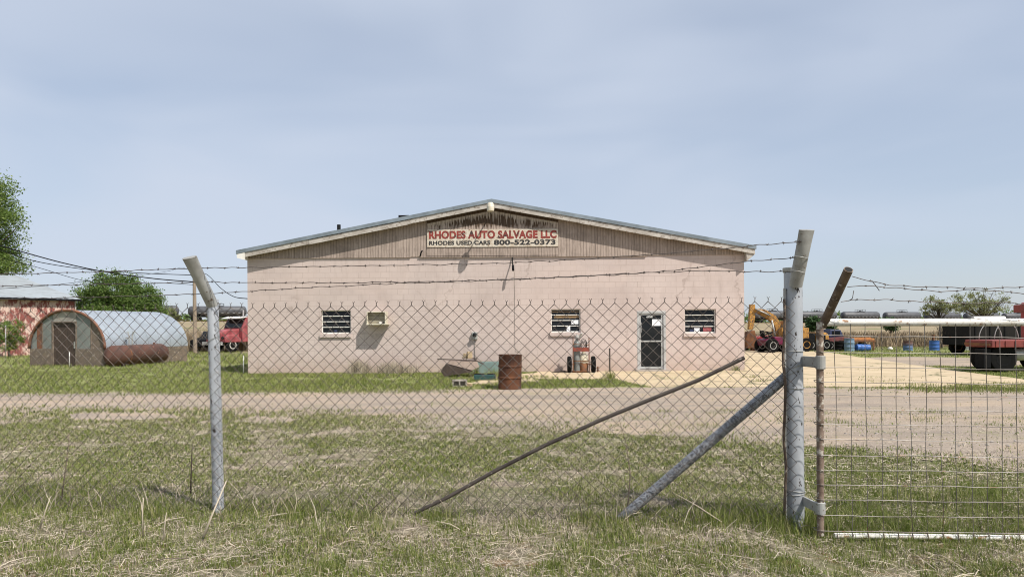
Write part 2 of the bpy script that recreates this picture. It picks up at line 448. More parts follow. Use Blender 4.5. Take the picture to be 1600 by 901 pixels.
t.col(c); t.bump(t.math('SINE', t.math('MULTIPLY', u_, 62.0)), 0.25, 0.012)
M['hutroof'] = t.m
M['hutrim'] = worn('hut_rim', (0.23, 0.09, 0.045), (0.10, 0.06, 0.045), (0.3, 0.26, 0.22), 3, 0.8)
M['rusttank'] = worn('rust_tank', (0.105, 0.048, 0.034), (0.06, 0.032, 0.026), (0.19, 0.10, 0.07), 1.6, 0.75, 0.1, (1, 1, 1), (0.4, 0.65), 0.2, (0.62, 0.7), 5)

# ground materials
t = NT('ground_soil', 0.95, 0, 0.15)
X = t.xyz()
big = t.noise(0.55, 6, 0.65)
mid = t.noise(3.2, 6, 0.7)
fine = t.noise(60, 5, 0.85)
soil = t.mix(t.step(fine, 0.32, 0.68), (0.13, 0.10, 0.075), (0.44, 0.365, 0.285))
green = t.mix(t.step(fine, 0.32, 0.68), (0.06, 0.07, 0.028), (0.23, 0.235, 0.10))
c = t.mix(t.step(t.math('ADD', t.math('MULTIPLY', big, 0.5), t.math('MULTIPLY', mid, 0.5)), 0.40, 0.54), soil, green)
red = t.math('MULTIPLY', t.step(X[1], 5.9, 5.2), t.step(mid, 0.52, 0.62))
c = t.mix(t.math('MULTIPLY', red, 0.7), c, (0.27, 0.145, 0.085))
yardg = t.mix(t.step(t.noise(1.4, 6, 0.7), 0.3, 0.7), (0.17, 0.20, 0.06), (0.28, 0.29, 0.11))
c = t.mix(t.math('MULTIPLY', t.math('MULTIPLY', t.step(X[1], 17.5, 19.0), t.step(X[1], 47, 44)), 0.8), c, yardg)
brush = t.mix(t.step(t.noise(0.35, 6, 0.7), 0.35, 0.68), (0.23, 0.175, 0.115), (0.33, 0.27, 0.17))
brush = t.mix(t.step(t.noise(0.12, 4, 0.6), 0.55, 0.68), brush, (0.16, 0.17, 0.075))
c = t.mix(t.step(t.math('ADD', X[1], t.math('MULTIPLY', t.noise(0.4), 8)), 50, 55), c, brush)
drive = t.math('MULTIPLY', t.step(t.math('ADD', X[1], t.math('MULTIPLY', mid, 3.0)), 11.5, 13.5), t.step(X[1], 19.0, 18.0))
c = t.mix(t.math('MULTIPLY', drive, 0.75), c, t.mix(t.step(fine, 0.28, 0.72), (0.29, 0.225, 0.175), (0.50, 0.415, 0.335)))
t.col(c)
t.bump(t.math('ADD', fine, t.math('MULTIPLY', mid, 1.5)), 0.7, 0.03)
M['ground'] = t.m
t = NT('gravel_dirt', 0.95, 0, 0.15)
fine = t.noise(55, 4, 0.8)
st = t.vor(28)
c = t.mix(t.step(fine, 0.32, 0.68), (0.17, 0.138, 0.11), (0.46, 0.38, 0.305))
c = t.mix(t.math('MULTIPLY', t.step(t.noise(0.7, 6, 0.7, t.map((0.35, 1, 1))), 0.45, 0.6), 0.6), c, (0.44, 0.335, 0.235))
c = t.mix(t.math('MULTIPLY', t.step(t.noise(1.9, 6, 0.75, t.map((0.4, 1, 1))), 0.55, 0.7), 0.65), c, (0.30, 0.26, 0.225))
c = t.mix(t.math('MULTIPLY', t.step(t.noise(9, 5, 0.8), 0.57, 0.64), 0.55), c, (0.17, 0.145, 0.125))
c = t.mix(t.math('MULTIPLY', t.step(t.noise(1.0, 5, 0.7, t.map((0.16, 1.5, 1)), 0.6), 0.50, 0.60), 0.6), c, (0.215, 0.18, 0.152))
c = t.mix(t.math('MULTIPLY', t.step(t.vor(16), 0.16, 0.10), 0.7), c, (0.50, 0.46, 0.42))
c = t.mix(t.math('MULTIPLY', t.step(t.noise(0.45, 6, 0.75), 0.56, 0.66), 0.45), c, (0.21, 0.205, 0.10))
t.col(c); t.bump(t.math('ADD', fine, st), 0.6, 0.02)
M['gravel'] = t.m
t = NT('concrete', 0.9, 0, 0.2)
c = t.mix(t.step(t.noise(0.8, 6, 0.65), 0.35, 0.7), (0.42, 0.33, 0.215), (0.52, 0.42, 0.285))
c = t.mix(t.math('MULTIPLY', t.step(t.noise(1.3, 6, 0.7, t.map((0.3, 1, 1))), 0.53, 0.66), 0.65), c, (0.31, 0.235, 0.16))
c = t.mix(t.step(t.noise(12, 5, 0.7), 0.62, 0.72), c, (0.30, 0.24, 0.17))
vn = t.n('ShaderNodeTexVoronoi'); vn.feature = 'DISTANCE_TO_EDGE'; vn.inputs['Scale'].default_value = 0.24
jit = t.n('ShaderNodeVectorMath'); jit.operation = 'ADD'; t.l(t.P, jit.inputs[0])
cmb = t.n('ShaderNodeCombineXYZ'); t.l(t.math('MULTIPLY', t.noise(1.5, 4), 0.8), cmb.inputs[0]); t.l(t.math('MULTIPLY', t.noise(1.7, 4), 0.8), cmb.inputs[1]); t.l(cmb.outputs[0], jit.inputs[1]); t.l(jit.outputs[0], vn.inputs['Vector'])
c = t.mix(t.math('MULTIPLY', t.step(vn.outputs['Distance'], 0.016, 0.008), 0.8), c, (0.16, 0.15, 0.08))
t.col(c); t.bump(t.noise(40, 4), 0.25, 0.01)
M['concrete'] = t.m

def leafy(name, a, b, c=None, rough=0.7, trans=0.0):
    t = NT(name, rough, 0, 0.25)
    r = t.rnd()
    col = t.mix(r, a, b)
    if c: col = t.mix(t.step(t.math('FRACT', t.math('MULTIPLY', r, 17.3)), 0.72, 0.78), col, c)
    col = t.mix(t.math('MULTIPLY', t.step(t.noise(0.8, 3), 0.35, 0.65), 0.35), col, tuple(q * 0.75 for q in b))
    t.col(col)
    if trans:
        tr = t.n('ShaderNodeBsdfTranslucent'); t.l(col, tr.inputs[0])
        ms = t.n('ShaderNodeMixShader'); ms.inputs[0].default_value = trans
        t.l(t.b.outputs[0], ms.inputs[1]); t.l(tr.outputs[0], ms.inputs[2])
        t.l(ms.outputs[0], t.t.nodes['Material Output'].inputs[0])
    return t.m
M['grass'] = leafy('grass_blade', (0.058, 0.088, 0.018), (0.235, 0.285, 0.062), (0.38, 0.345, 0.165), 0.6, 0.35)
M['straw'] = leafy('straw', (0.28, 0.225, 0.16), (0.62, 0.54, 0.42), (0.10, 0.075, 0.055), 0.8)
M['brushm'] = leafy('dry_brush', (0.20, 0.145, 0.095), (0.34, 0.27, 0.17), (0.13, 0.10, 0.07), 0.85)
M['leaf'] = leafy('leaf_green', (0.09, 0.15, 0.03), (0.20, 0.285, 0.065), (0.28, 0.34, 0.11), 0.55, 0.45)
M['leafdark'] = leafy('leaf_dark', (0.07, 0.135, 0.028), (0.155, 0.235, 0.055), (0.21, 0.27, 0.08), 0.55, 0.42)
M['leafpale'] = leafy('leaf_pale', (0.20, 0.22, 0.09), (0.29, 0.31, 0.15), None, 0.65, 0.4)
M['cedar'] = leafy('cedar_green', (0.03, 0.07, 0.02), (0.06, 0.11, 0.035), None, 0.7, 0.15)

# ------------------------------------------------------------------ ground
def ground_sheet():
    xs = np.concatenate([[-3000, -1500, -800, -420], np.linspace(-260, -40, 23)[:-1], np.linspace(-40, -10, 21)[:-1], np.linspace(-10, 10, 81)[:-1], np.linspace(10, 40, 21)[:-1], np.linspace(40, 520, 40), [800, 1500, 3000]])
    ys = np.concatenate([[-60, -10], np.linspace(0, 30, 101)[:-1], np.linspace(30, 60, 16)[:-1], np.linspace(60, 460, 60), [700, 1200, 2500, 5000]])
    XX, YY = np.meshgrid(xs, ys)
    V = np.stack([XX, YY, hz(XX, YY)], -1).reshape(-1, 3)
    nx, ny = len(xs), len(ys)
    i = np.arange(nx - 1)[None, :] + np.arange(ny - 1)[:, None] * nx
    F = np.stack([i, i + 1, i + 1 + nx, i + nx], -1).reshape(-1)
    o = fast_mesh('ground', V, np.full((nx - 1) * (ny - 1), 4), F, M['ground'])
    struct(o)
ground_sheet()

def jag(pts, step, amp, seed):
    """subdivide a ground outline and roughen it"""
    out = []
    for i in range(len(pts)):
        a, b = Vector(pts[i]), Vector(pts[(i + 1) % len(pts)])
        L = (b - a).length
        k = max(1, int(L / step))
        nrm = Vector((-(b - a).y, (b - a).x, 0)).normalized() if L > 1e-6 else Vector((0, 0, 0))
        for j in range(k):
            p = a.lerp(b, j / k)
            q = (float(fbm(p.x * 0.8 + 31, p.y * 1.3, seed)) - 0.5) * 2 + (float(vnoise(p.x * 5, p.y * 5, seed + 9)) - 0.5) * 0.7
            out.append(p + nrm * amp * q)
    return out

def inside(poly, x, y):
    x = np.asarray(x); y = np.asarray(y)
    r = np.zeros(x.shape, bool)
    n = len(poly); j = n - 1
    for i in range(n):
        xi, yi = poly[i][0], poly[i][1]; xj, yj = poly[j][0], poly[j][1]
        c = ((yi > y) != (yj > y)) & (x < (xj - xi) * (y - yi) / (yj - yi + 1e-12) + xi)
        r ^= c; j = i
    return r

def ground_patch(name, poly, mat, lift, cell):
    """sheet cut to an outline, following the terrain"""
    import bmesh
    bm = bmesh.new()
    vs = [bm.verts.new((p[0], p[1], 0)) for p in poly]
    f = bm.faces.new(vs)
    x0, x1 = min(p[0] for p in poly), max(p[0] for p in poly)
    y0, y1 = min(p[1] for p in poly), max(p[1] for p in poly)
    for ax, lo, hi in ((0, x0, x1), (1, y0, y1)):
        q = lo + cell
        while q < hi:
            co = (q, 0, 0) if ax == 0 else (0, q, 0)
            no = (1, 0, 0) if ax == 0 else (0, 1, 0)
            bmesh.ops.bisect_plane(bm, geom=bm.verts[:] + bm.edges[:] + bm.faces[:], plane_co=co, plane_no=no)
            q += cell
    bmesh.ops.triangulate(bm, faces=[f for f in bm.faces if len(f.verts) > 4])
    for v in bm.verts:
        v.co.z = float(hz(v.co.x, v.co.y)) + lift
    bmesh.ops.recalc_face_normals(bm, faces=bm.faces)
    me = bpy.data.meshes.new(name); bm.to_mesh(me); bm.free()
    for p in me.polygons:
        if p.normal.z < 0: p.flip()
    me.materials.append(mat)
    o = bpy.data.objects.new(name, me); COL.objects.link(o)
    return struct(o)

def gp(px, py): 
    q = G(px, py); return (q.x, q.y, 0)
ROAD = jag([gp(-260, 647), gp(0, 641), gp(330, 640), gp(560, 648), gp(700, 668), gp(900, 671), gp(1100, 685), gp(1290, 697), gp(1450, 718), gp(1640, 742), gp(1900, 760),
            gp(2200, 640), gp(1800, 612), gp(1600, 612), gp(1240, 605), gp(1010, 605), gp(800, 609), gp(560, 611), gp(330, 614), gp(0, 615), gp(-300, 616)], 0.35, 0.42, 3)
APRON = jag([gp(838, 592.5), gp(960, 593), gp(1020, 605.5), gp(1240, 605), gp(1430, 605), gp(1640, 606), gp(1740, 606), gp(1740, 604), gp(1600, 593), gp(1480, 577), gp(1400, 566), gp(1330, 556), gp(1285, 549), gp(1150, 547), gp(1120, 560), gp(1120, 579.0), gp(838, 579.0)], 0.5, 0.10, 8)
PAD = jag([gp(735, 600), gp(770, 602), gp(842, 596), gp(842, 582), gp(770, 588)], 0.3, 0.10, 12)
FARDIRT = jag([gp(1330, 559), gp(1420, 571), gp(1540, 573), gp(1600, 570), gp(1700, 566), gp(1600, 560), gp(1420, 557)], 0.5, 0.25, 21)
BARE1 = jag([gp(60, 655), gp(190, 657), gp(300, 653), gp(240, 646), gp(120, 645)], 0.2, 0.25, 33)
BARE2 = jag([gp(360, 658), gp(430, 663), gp(470, 656), gp(400, 650)], 0.2, 0.2, 37)
ground_patch('road', ROAD, M['gravel'], 0.006, 0.5)
ground_patch('pavement', APRON, M['concrete'], 0.010, 1.5)
ground_patch('pavement', PAD, M['concrete'], 0.009, 1.5)
ground_patch('path', FARDIRT, M['gravel'], 0.004, 1.5)
ground_patch('path', BARE1, M['gravel'], 0.006, 0.5)
ground_patch('path', BARE2, M['gravel'], 0.006, 0.5)

# ------------------------------------------------------------------ the block building
WY = 25.6
def W(px, py, dy=0.0):
    q = P(px, py, WY); return Vector((q.x, WY + dy, q.z))
bl = thing('salvage_building', 'long pink painted block building with low gable roof and weathered siding', 'building', (-0.7, WY, 0))
xL, xR = W(387, 500).x, W(1163, 500).x
zS = W(775, 400.5).z                     # top of the block courses
wins = [(502, 548, 484.5, 521.5), (861, 907, 482.5, 519.5), (1070, 1118.5, 482.5, 520.5)]
holes = []
for a, b, c_, d in wins:
    A, B = W(a, d), W(b, c_); holes.append((A.x, B.x, A.z, B.z))
dA, dB = W(996, 578), W(1040, 485.5)
holes.append((dA.x, dB.x, 0.06, dB.z))
mb = MB()
xs = sorted({xL, xR, *[h[0] for h in holes], *[h[1] for h in holes]})
for i in range(len(xs) - 1):
    a, b = xs[i], xs[i + 1]
    cut = sorted([(h[2], h[3]) for h in holes if h[0] <= a + 1e-6 and h[1] >= b - 1e-6])
    z = -0.2
    for lo, hi in cut + [(zS + 0.12, None)]:
        if lo > z:
            mb.add([(a, WY, z), (b, WY, z), (b, WY, lo), (a, WY, lo)], [(0, 1, 2, 3)])
        if hi is None: break
        mb.add([(a, WY, hi), (b, WY, hi), (b, WY + 0.2, hi), (a, WY + 0.2, hi)], [(0, 1, 2, 3)])
        mb.add([(a, WY, lo), (b, WY, lo), (b, WY + 0.2, lo), (a, WY + 0.2, lo)], [(0, 1, 2, 3)])
        mb.add([(a, WY, lo), (a, WY, hi), (a, WY + 0.2, hi), (a, WY + 0.2, lo)], [(0, 1, 2, 3)])
        mb.add([(b, WY, lo), (b, WY, hi), (b, WY + 0.2, hi), (b, WY + 0.2, lo)], [(0, 1, 2, 3)])
        z = hi
BK = WY + 27
mb.add([(xL, WY, -0.2), (xL, BK, -0.2), (xL, BK, zS + 0.12), (xL, WY, zS + 0.12)], [(0, 1, 2, 3)])
mb.add([(xR, WY, -0.2), (xR, BK, -0.2), (xR, BK, zS + 0.12), (xR, WY, zS + 0.12)], [(0, 1, 2, 3)])
mb.add([(xL, BK, -0.2), (xR, BK, -0.2), (xR, BK, zS + 0.12), (xL, BK, zS + 0.12)], [(0, 1, 2, 3)])
wall = mb.build('wall', M['block'], bl)
mb = MB(); mb.bb((xL + 0.3, WY + 0.9, 0), (xR - 0.3, WY + 1.0, 4)); mb.build('interior_shade_sheet', M['dark'], bl)  # near-black sheet; the unlit room's shade is put into its colour

RY = WY - 0.36                             # front edge of the rake
def RK(px, py):
    q = P(px, py, RY); return q
EL, RD, ER = RK(368.5, 391), RK(768, 310.5), RK(1182, 383.5)
# gable siding
def roofz(x, drop):
    if x < RD.x: z = EL.z + (RD.z - EL.z) * (x - EL.x) / (RD.x - EL.x)
    else: z = RD.z + (ER.z - RD.z) * (x - RD.x) / (ER.x - RD.x)
    return z - drop
def gable(xa, xb, zb, ya, yb, drop=0.2):
    pts = [(xa, zb), (xb, zb), (xb, roofz(xb, drop))]
    if xa < RD.x < xb: pts.append((RD.x, RD.z - drop))
    pts.append((xa, roofz(xa, drop)))
    return MB().prism(pts, ya, yb)
gable(xL - 0.004, xR + 0.004, zS, WY - 0.035, WY + 0.05).build('gable_siding', M['siding'], bl)
cxa, cxb = W(667.5, 400).x, W(872, 400).x
gable(cxa, cxb, zS + 0.03, WY - 0.05, WY - 0.0355).build('gable_panel', M['siding_mid'], bl)
mb = MB()
for px in (613, 720, 931):                 # panel joint battens and lifted lower lips
    x = W(px, 400).x
    mb.box((x, WY - 0.037, (zS + roofz(x, 0.25)) / 2), (0.018, 0.02, roofz(x, 0.25) - zS - 0.02))
mb.bb((xL, WY - 0.052, zS - 0.025), (cxa - 0.6, WY - 0.0, zS - 0.002))
mb.bb((cxa - 0.25, WY - 0.062, zS - 0.03), (cxb + 3.2, WY - 0.0, zS - 0.004))
mb.build('siding_trim', M['siding'], bl)
# flaking white paint that hangs in strips under the rake
mb = MB()
x = cxa + 0.02
while x < cxb - 0.02:
    w_ = random.uniform(0.012, 0.045)
    top = roofz(x, 0.38)
    Lh = 0.10 + 0.35 * max(0, mnoise.noise(Vector((x * 1.7, 0, 3)))) + random.random() ** 2 * 0.22
    if random.random() < 0.07: Lh += 0.3
    yy = WY - 0.0535
    mb.add([(x, yy, top), (x + w_, yy, roofz(x + w_, 0.38)), (x + w_ * 0.75, yy, top - Lh * 0.7), (x + w_ * 0.5, yy - 0.006, top - Lh), (x + w_ * 0.2, yy, top - Lh * 0.6)], [(0, 1, 2, 3, 4)])
    x += w_ * random.uniform(0.9, 1.35)
mb.build('paint_flakes', M['fringe'], bl)
# roof: sheet metal slab, fascia boards, soffit
def slab(top, thick, y0, y1, xa=None, xb=None):
    a, r_, b = Vector(EL), Vector(RD), Vector(ER)
    pts = [(a.x, a.z - top), (r_.x, r_.z - top), (b.x, b.z - top), (b.x, b.z - top - thick), (r_.x, r_.z - top - thick), (a.x, a.z - top - thick)]
    return MB().prism(pts, y0, y1)
roof = slab(0, 0.13, RY, BK + 0.3).build('roof', M['roofmetal'], bl)
mb = MB()
ins = 0.14
def seg(ax, bx, top, th, y0, y1):
    pts = [(ax, roofz(ax, top)), (bx, roofz(bx, top)), (bx, roofz(bx, top + th)), (ax, roofz(ax, top + th))]
    mb.prism(pts, y0, y1)
cuts = [EL.x + 0.32, W(486, 400).x, W(640, 400).x, RD.x]
for i in range(3): seg(cuts[i] + 0.004, cuts[i + 1] - 0.004, 0.132 + (0.015 if i == 1 else 0), 0.17, RY + 0.03, RY + 0.07)
cuts = [RD.x, W(905, 400).x, W(1045, 400).x, ER.x - 0.05]
for i in range(3): seg(cuts[i] + 0.004, cuts[i + 1] - 0.004, 0.132 + (0.012 if i == 1 else 0), 0.17, RY + 0.03, RY + 0.07)
mb.build('fascia', M['fascia'], bl)
mb = MB()
seg(EL.x + 0.05, RD.x - 0.01, 0.135, 0.02, RY + 0.071, WY - 0.06)
seg(RD.x + 0.01, ER.x - 0.05, 0.135, 0.02, RY + 0.071, WY - 0.06)
mb.build('soffit', M['fascia'], bl)
mb = MB()
mb.prism([(EL.x + 0.03, EL.z - 0.135), (EL.x + 0.31, roofz(EL.x + 0.31, 0.135)), (EL.x + 0.31, EL.z - 0.34), (EL.x + 0.03, EL.z - 0.27)], RY + 0.01, BK)
mb.build('eave_box', M['white'], bl)
mb = MB()
mb.prism([(ER.x - 0.03, ER.z - 0.135), (xR + 0.0, roofz(xR, 0.3)), (xR + 0.0, roofz(xR, 0.62)), (ER.x - 0.03, ER.z - 0.30)], RY + 0.072, BK)
mb.build('eave_box', M['fascia'], bl)
# roof vents
q = P(529.5, 357, 33); mb = MB(); mb.tube([(q.x, 33, q.z - 0.9), (q.x, 33, q.z + 0.18)], 0.085, 10); mb.build('vent_pipe', M['black'], bl, True)
q = P(628, 338, 34); mb = MB(); mb.tube([(q.x - 0.1, 34, q.z - 0.9), (q.x - 0.1, 34, q.z + 0.05)], 0.07, 10); mb.box((q.x + 0.1, 34, q.z), (0.5, 0.2, 0.09)); mb.build('vent_pipe', M['black'], bl)
# windows
def notice(parent, x, z, w_, h_, y, mat):
    m = MB(); m.box((x, y, z), (w_, 0.004, h_)); return m.build('notice', mat, parent)
for k, h in enumerate(holes[:3]):
    a, b, lo, hi = h
    m = MB()
    m.bb((a, WY + 0.09, lo), (a + 0.035, WY + 0.14, hi)); m.bb((b - 0.035, WY + 0.09, lo), (b, WY + 0.14, hi))
    m.bb((a + 0.035, WY + 0.092, hi - 0.03), (b - 0.035, WY + 0.14, hi)); m.bb((a + 0.035, WY + 0.088, lo), (b - 0.035, WY + 0.14, lo + 0.05))
    H = (hi - lo - 0.05) / 4
    for j in (1, 2, 3):
        m.box(((a + b) / 2, WY + 0.095, lo + 0.04 + H * j), (b - a - 0.075, 0.03, 0.028))
    wo = m.build('window', M['white'], bl, bevel=0.003)
    m = MB()
    for j in range(4):                     # awning panes, each tipped a little
        z0, z1 = lo + 0.055 + H * j, lo + 0.025 + H * (j + 1)
        tip = random.uniform(0.0, 0.02)
        m.add([(a + 0.036, WY + 0.122 - tip, z0), (b - 0.036, WY + 0.122 - tip, z0), (b - 0.036, WY + 0.125, z1), (a + 0.036, WY + 0.125, z1)], [(0, 1, 2, 3)])
    m.build('pane', M['glass'], wo)
    m = MB(); m.bb((a - 0.05, WY - 0.06, lo - 0.13), (b + 0.01, WY + 0.085, lo - 0.003)); m.build('sill', M['block'], wo, bevel=0.006)
    if k == 1:
        m = MB(); m.bb((a + 0.12, WY + 0.116, lo + 0.06 + 2 * H), (b - 0.05, WY + 0.120, lo + 0.015 + 3 * H)); m.bb((a + 0.05, WY + 0.116, lo + 0.06 + 3 * H), (b - 0.05, WY + 0.120, hi - 0.08))
        m.build('blind', worn('brown_blind', (0.34, 0.225, 0.115), (0.22, 0.14, 0.075), None, 5), wo)
        notice(wo, b - 0.20, lo + 0.055 + 1.62 * H, 0.27, 0.15, WY + 0.08, M['paper'])
        notice(wo, a + 0.64, lo + 0.05 + 0.42 * H, 0.13, 0.19, WY + 0.079, M['paper'])
    if k == 2:
        notice(wo, a + 0.47, lo + 0.09 + 0.2 * H, 0.2, 0.13, WY + 0.112, M['paper'])
        notice(wo, a + 0.85, lo + 0.09 + 0.25 * H, 0.30, 0.15, WY + 0.113, M['pinkred'])
        notice(wo, a + 0.28, lo + 0.07 + 0.1 * H, 0.14, 0.10, WY + 0.114, M['navy'])
    if k == 0:
        notice(wo, a + 0.5, lo + 0.07 + 0.18 * H, 0.10, 0.07, WY + 0.114, M['navy'])
# door
a, b, lo, hi = holes[3]
m = MB()
m.bb((a, WY - 0.01, lo), (a + 0.085, WY + 0.1, hi)); m.bb((b - 0.085, WY - 0.01, lo), (b, WY + 0.1, hi))
m.bb((a + 0.085, WY - 0.012, hi - 0.085), (b - 0.085, WY + 0.1, hi))
fr = m.build('door_frame', M['alu'], bl, bevel=0.005)
a2, b2 = a + 0.09, b - 0.09
m = MB()
m.bb((a2, WY + 0.03, lo + 0.02), (a2 + 0.05, WY + 0.07, hi - 0.09)); m.bb((b2 - 0.07, WY + 0.03, lo + 0.02), (b2, WY + 0.07, hi - 0.09))
m.bb((a2 + 0.05, WY + 0.031, hi - 0.15), (b2 - 0.07, WY + 0.07, hi - 0.09)); m.bb((a2 + 0.05, WY + 0.031, lo + 0.02), (b2 - 0.07, WY + 0.07, lo + 0.10))
m.bb((a2 + 0.05, WY + 0.028, lo + 1.0), (b2 - 0.07, WY + 0.07, lo + 1.05))
dr = m.build('door', M['alu'], bl, bevel=0.004)
m = MB(); m.bb((a2 + 0.051, WY + 0.05, lo + 0.1), (b2 - 0.071, WY + 0.056, lo + 1.0)); m.bb((a2 + 0.051, WY + 0.05, lo + 1.05), (b2 - 0.071, WY + 0.056, hi - 0.15)); m.build('glass', M['glass'], dr)
m = MB(); m.box((a2 + 0.05, WY + 0.012, lo + 1.47), (0.03, 0.03, 0.26)); m.box((a2 + 0.04, WY + 0.02, lo + 1.66), (0.06, 0.02, 0.09)); m.build('handle', M['alu'], dr)
m = MB(); m.box((a2 + 0.36, WY + 0.02, hi - 0.22), (0.22, 0.05, 0.05)); m.tube([(a2 + 0.28, WY + 0.01, hi - 0.2), (a2 + 0.5, WY - 0.0, hi - 0.17)], 0.012, 6); m.build('door_closer', M['alu'], dr)
notice(dr, b2 - 0.24, hi - 0.42, 0.31, 0.24, WY + 0.047, M['paper'])
m = MB(); m.bb((a - 0.1, WY - 0.25, 0.0), (b + 0.1, WY + 0.1, 0.065)); m.build('threshold', M['cinder'], bl, bevel=0.01)

# ------------------------------------------------------------------ things on the wall
def text_mesh(name, s, mat, parent, x0, x1, zb, h, y, shear=0.0, weight=0.0):
    cu = bpy.data.curves.new(name, 'FONT'); cu.body = s; cu.size = 1.0; cu.offset = weight; cu.shear = shear; cu.extrude = 0.02; cu.space_character = 1.06
    tmp = bpy.data.objects.new(name + '_outline', cu); COL.objects.link(tmp)
    dg = bpy.context.evaluated_depsgraph_get()
    me = bpy.data.meshes.new_from_object(tmp.evaluated_get(dg))
    bpy.data.objects.remove(tmp); bpy.data.curves.remove(cu)
    n = len(me.vertices); co = np.empty(n * 3, np.float32); me.vertices.foreach_get('co', co); co = co.reshape(-1, 3)
    mn, mx = co.min(0), co.max(0)
    top = parent
    while top.parent: top = top.parent
    u = (co - mn) / np.maximum(mx - mn, 1e-6)
    new = np.stack([x0 + u[:, 0] * (x1 - x0) - top.location.x, y - u[:, 2] * 0.004 - top.location.y, zb + u[:, 1] * h - top.location.z], -1)
    me.vertices.foreach_set('co', new.astype(np.float32).ravel()); me.update()
    me.name = name; me.materials.clear(); me.materials.append(mat)
    o = bpy.data.objects.new(name, me); COL.objects.link(o); o.parent = parent
    return o
sA, sB = W(667.8, 386), W(872, 358)
sy = WY - 0.0545
sg = thing('shop_sign', 'long white weathered board with red and black lettering under the gable peak', 'sign', ((sA.x + sB.x) / 2, sy, (sA.z + sB.z) / 2))
zlo, zhi = W(770, 386).z, W(770, 358.5).z
m = MB(); m.bb((sA.x, sy - 0.022, zlo), (sB.x, sy, zhi)); m.build('board', M['signface'], sg, bevel=0.003)
hh = zhi - zlo
text_mesh('lettering', 'RHODES AUTO SALVAGE LLC', M['signred'], sg, sA.x + 0.07, sB.x - 0.06, zlo + hh * 0.47, hh * 0.455, sy - 0.0235, 0.0, 0.05)
text_mesh('lettering', 'RHODES USED CARS', M['signblack'], sg, sA.x + 0.07, sA.x + 2.29, zlo + hh * 0.12, hh * 0.24, sy - 0.0235, 0.0, 0.04)
text_mesh('lettering', '800-522-0373', M['signblack'], sg, sA.x + 2.42, sB.x - 0.10, zlo + hh * 0.10, hh * 0.30, sy - 0.0235, 0.0, 0.04)

# yard light on an arm at the peak
lx = RD.x - 0.02
lt = thing('security_light', 'cream barrel shaped yard light on an arm at the roof peak', 'lamp', (lx, WY - 0.05, RD.z - 0.42))
m = MB(); m.tube([(lx, WY - 0.05, RD.z - 0.48), (lx, WY - 0.5, RD.z - 0.42), (lx, WY - 0.9, RD.z - 0.36)], 0.024, 8); m.build('arm', M['galv'], lt, True)
ly, lz = WY - 1.02, RD.z - 0.36
MT = Matrix.Translation((lx, ly, lz)) @ Matrix.Scale(0.88, 4)
m = MB(); m.lathe([(0.04, 0.13), (0.10, 0.12), (0.135, 0.05), (0.135, -0.02), (0.15, -0.05)], 18, MT); m.build('lamp_housing', M['cream'], lt, 40)
m = MB(); m.lathe([(0.145, -0.052), (0.15, -0.10), (0.14, -0.21), (0.10, -0.23)], 18, MT); m.build('lamp_shade', M['cream'], lt, 40)

# box of an evaporative cooler on the wall
A, B = W(577, 507), W(606, 487)
ac = thing('air_conditioner', 'open cream metal air cooler box sticking out of the wall', 'air conditioner', ((A.x + B.x) / 2, WY, A.z))
m = MB(); d = 0.47; tk = 0.03; y0 = WY - d
m.bb((A.x, y0, A.z), (A.x + tk, WY, B.z)); m.bb((B.x - tk, y0, A.z), (B.x, WY, B.z))
m.bb((A.x + tk, y0, B.z - tk), (B.x - tk, WY, B.z)); m.bb((A.x - 0.01, y0 - 0.015, A.z - 0.01), (B.x + 0.06, WY, A.z + tk))
m.build('casing', M['cream'], ac, bevel=0.004)
m = MB(); m.bb((A.x + tk, WY - 0.30, A.z + tk), (B.x - tk, WY - 0.26, B.z - tk)); m.build('back_panel', worn('dull_olive_metal', (0.26, 0.23, 0.165), (0.18, 0.16, 0.12), None, 6), ac)
m = MB(); m.lathe([(0.0, 0.0), (0.07, 0.0), (0.07, 0.05), (0.03, 0.07)], 14, Matrix.Translation((B.x - 0.2, y0 + 0.12, A.z + 0.035))); m.build('float_valve', M['white'], ac, 40)
m = MB()
for k in range(7):
    m.box(((A.x + B.x) / 2, WY - 0.303, A.z + 0.08 + k * 0.05), (B.x - A.x - 0.08, 0.006, 0.008))
m.build('grille', M['cream'], ac)

# meter box with a pipe and a surface cable
q = W(742, 524)
mt = thing('electric_meter', 'small grey electric meter box with thin conduit on the wall', 'meter', (q.x, WY, q.z))
m = MB(); m.box((q.x, WY - 0.06, q.z), (0.2, 0.12, 0.26)); bx = m.build('meter_box', M['galv'], mt, bevel=0.01)
m = MB(); m.lathe([(0.0, 0.0), (0.075, 0.0), (0.075, 0.08), (0.05, 0.10)], 14, Matrix.Translation((q.x, WY - 0.12, q.z + 0.03)) @ Matrix.Rotation(R(90), 4, 'X')); m.build('dial', M['glass'], mt, 40)
m = MB(); m.tube([(q.x, WY - 0.03, q.z - 0.13), (q.x, WY - 0.03, 0.35)], 0.011, 8); m.build('conduit', M['cinder'], mt, True)
q = W(800.5, 405)
wb = thing('cable_bracket', 'dark insulator bracket below the sign with a cable running down the wall', 'bracket', (q.x, WY, q.z))
m = MB(); m.tube([(q.x, WY - 0.04, q.z + 0.08), (q.x, WY - 0.10, q.z - 0.1), (q.x + 0.03, WY - 0.32, q.z - 0.3)], 0.022, 8); m.tube([(q.x + 0.02, WY - 0.3, q.z - 0.24), (q.x + 0.03, WY - 0.35, q.z - 0.44)], 0.045, 10); m.build('insulator', M['black'], wb, True)
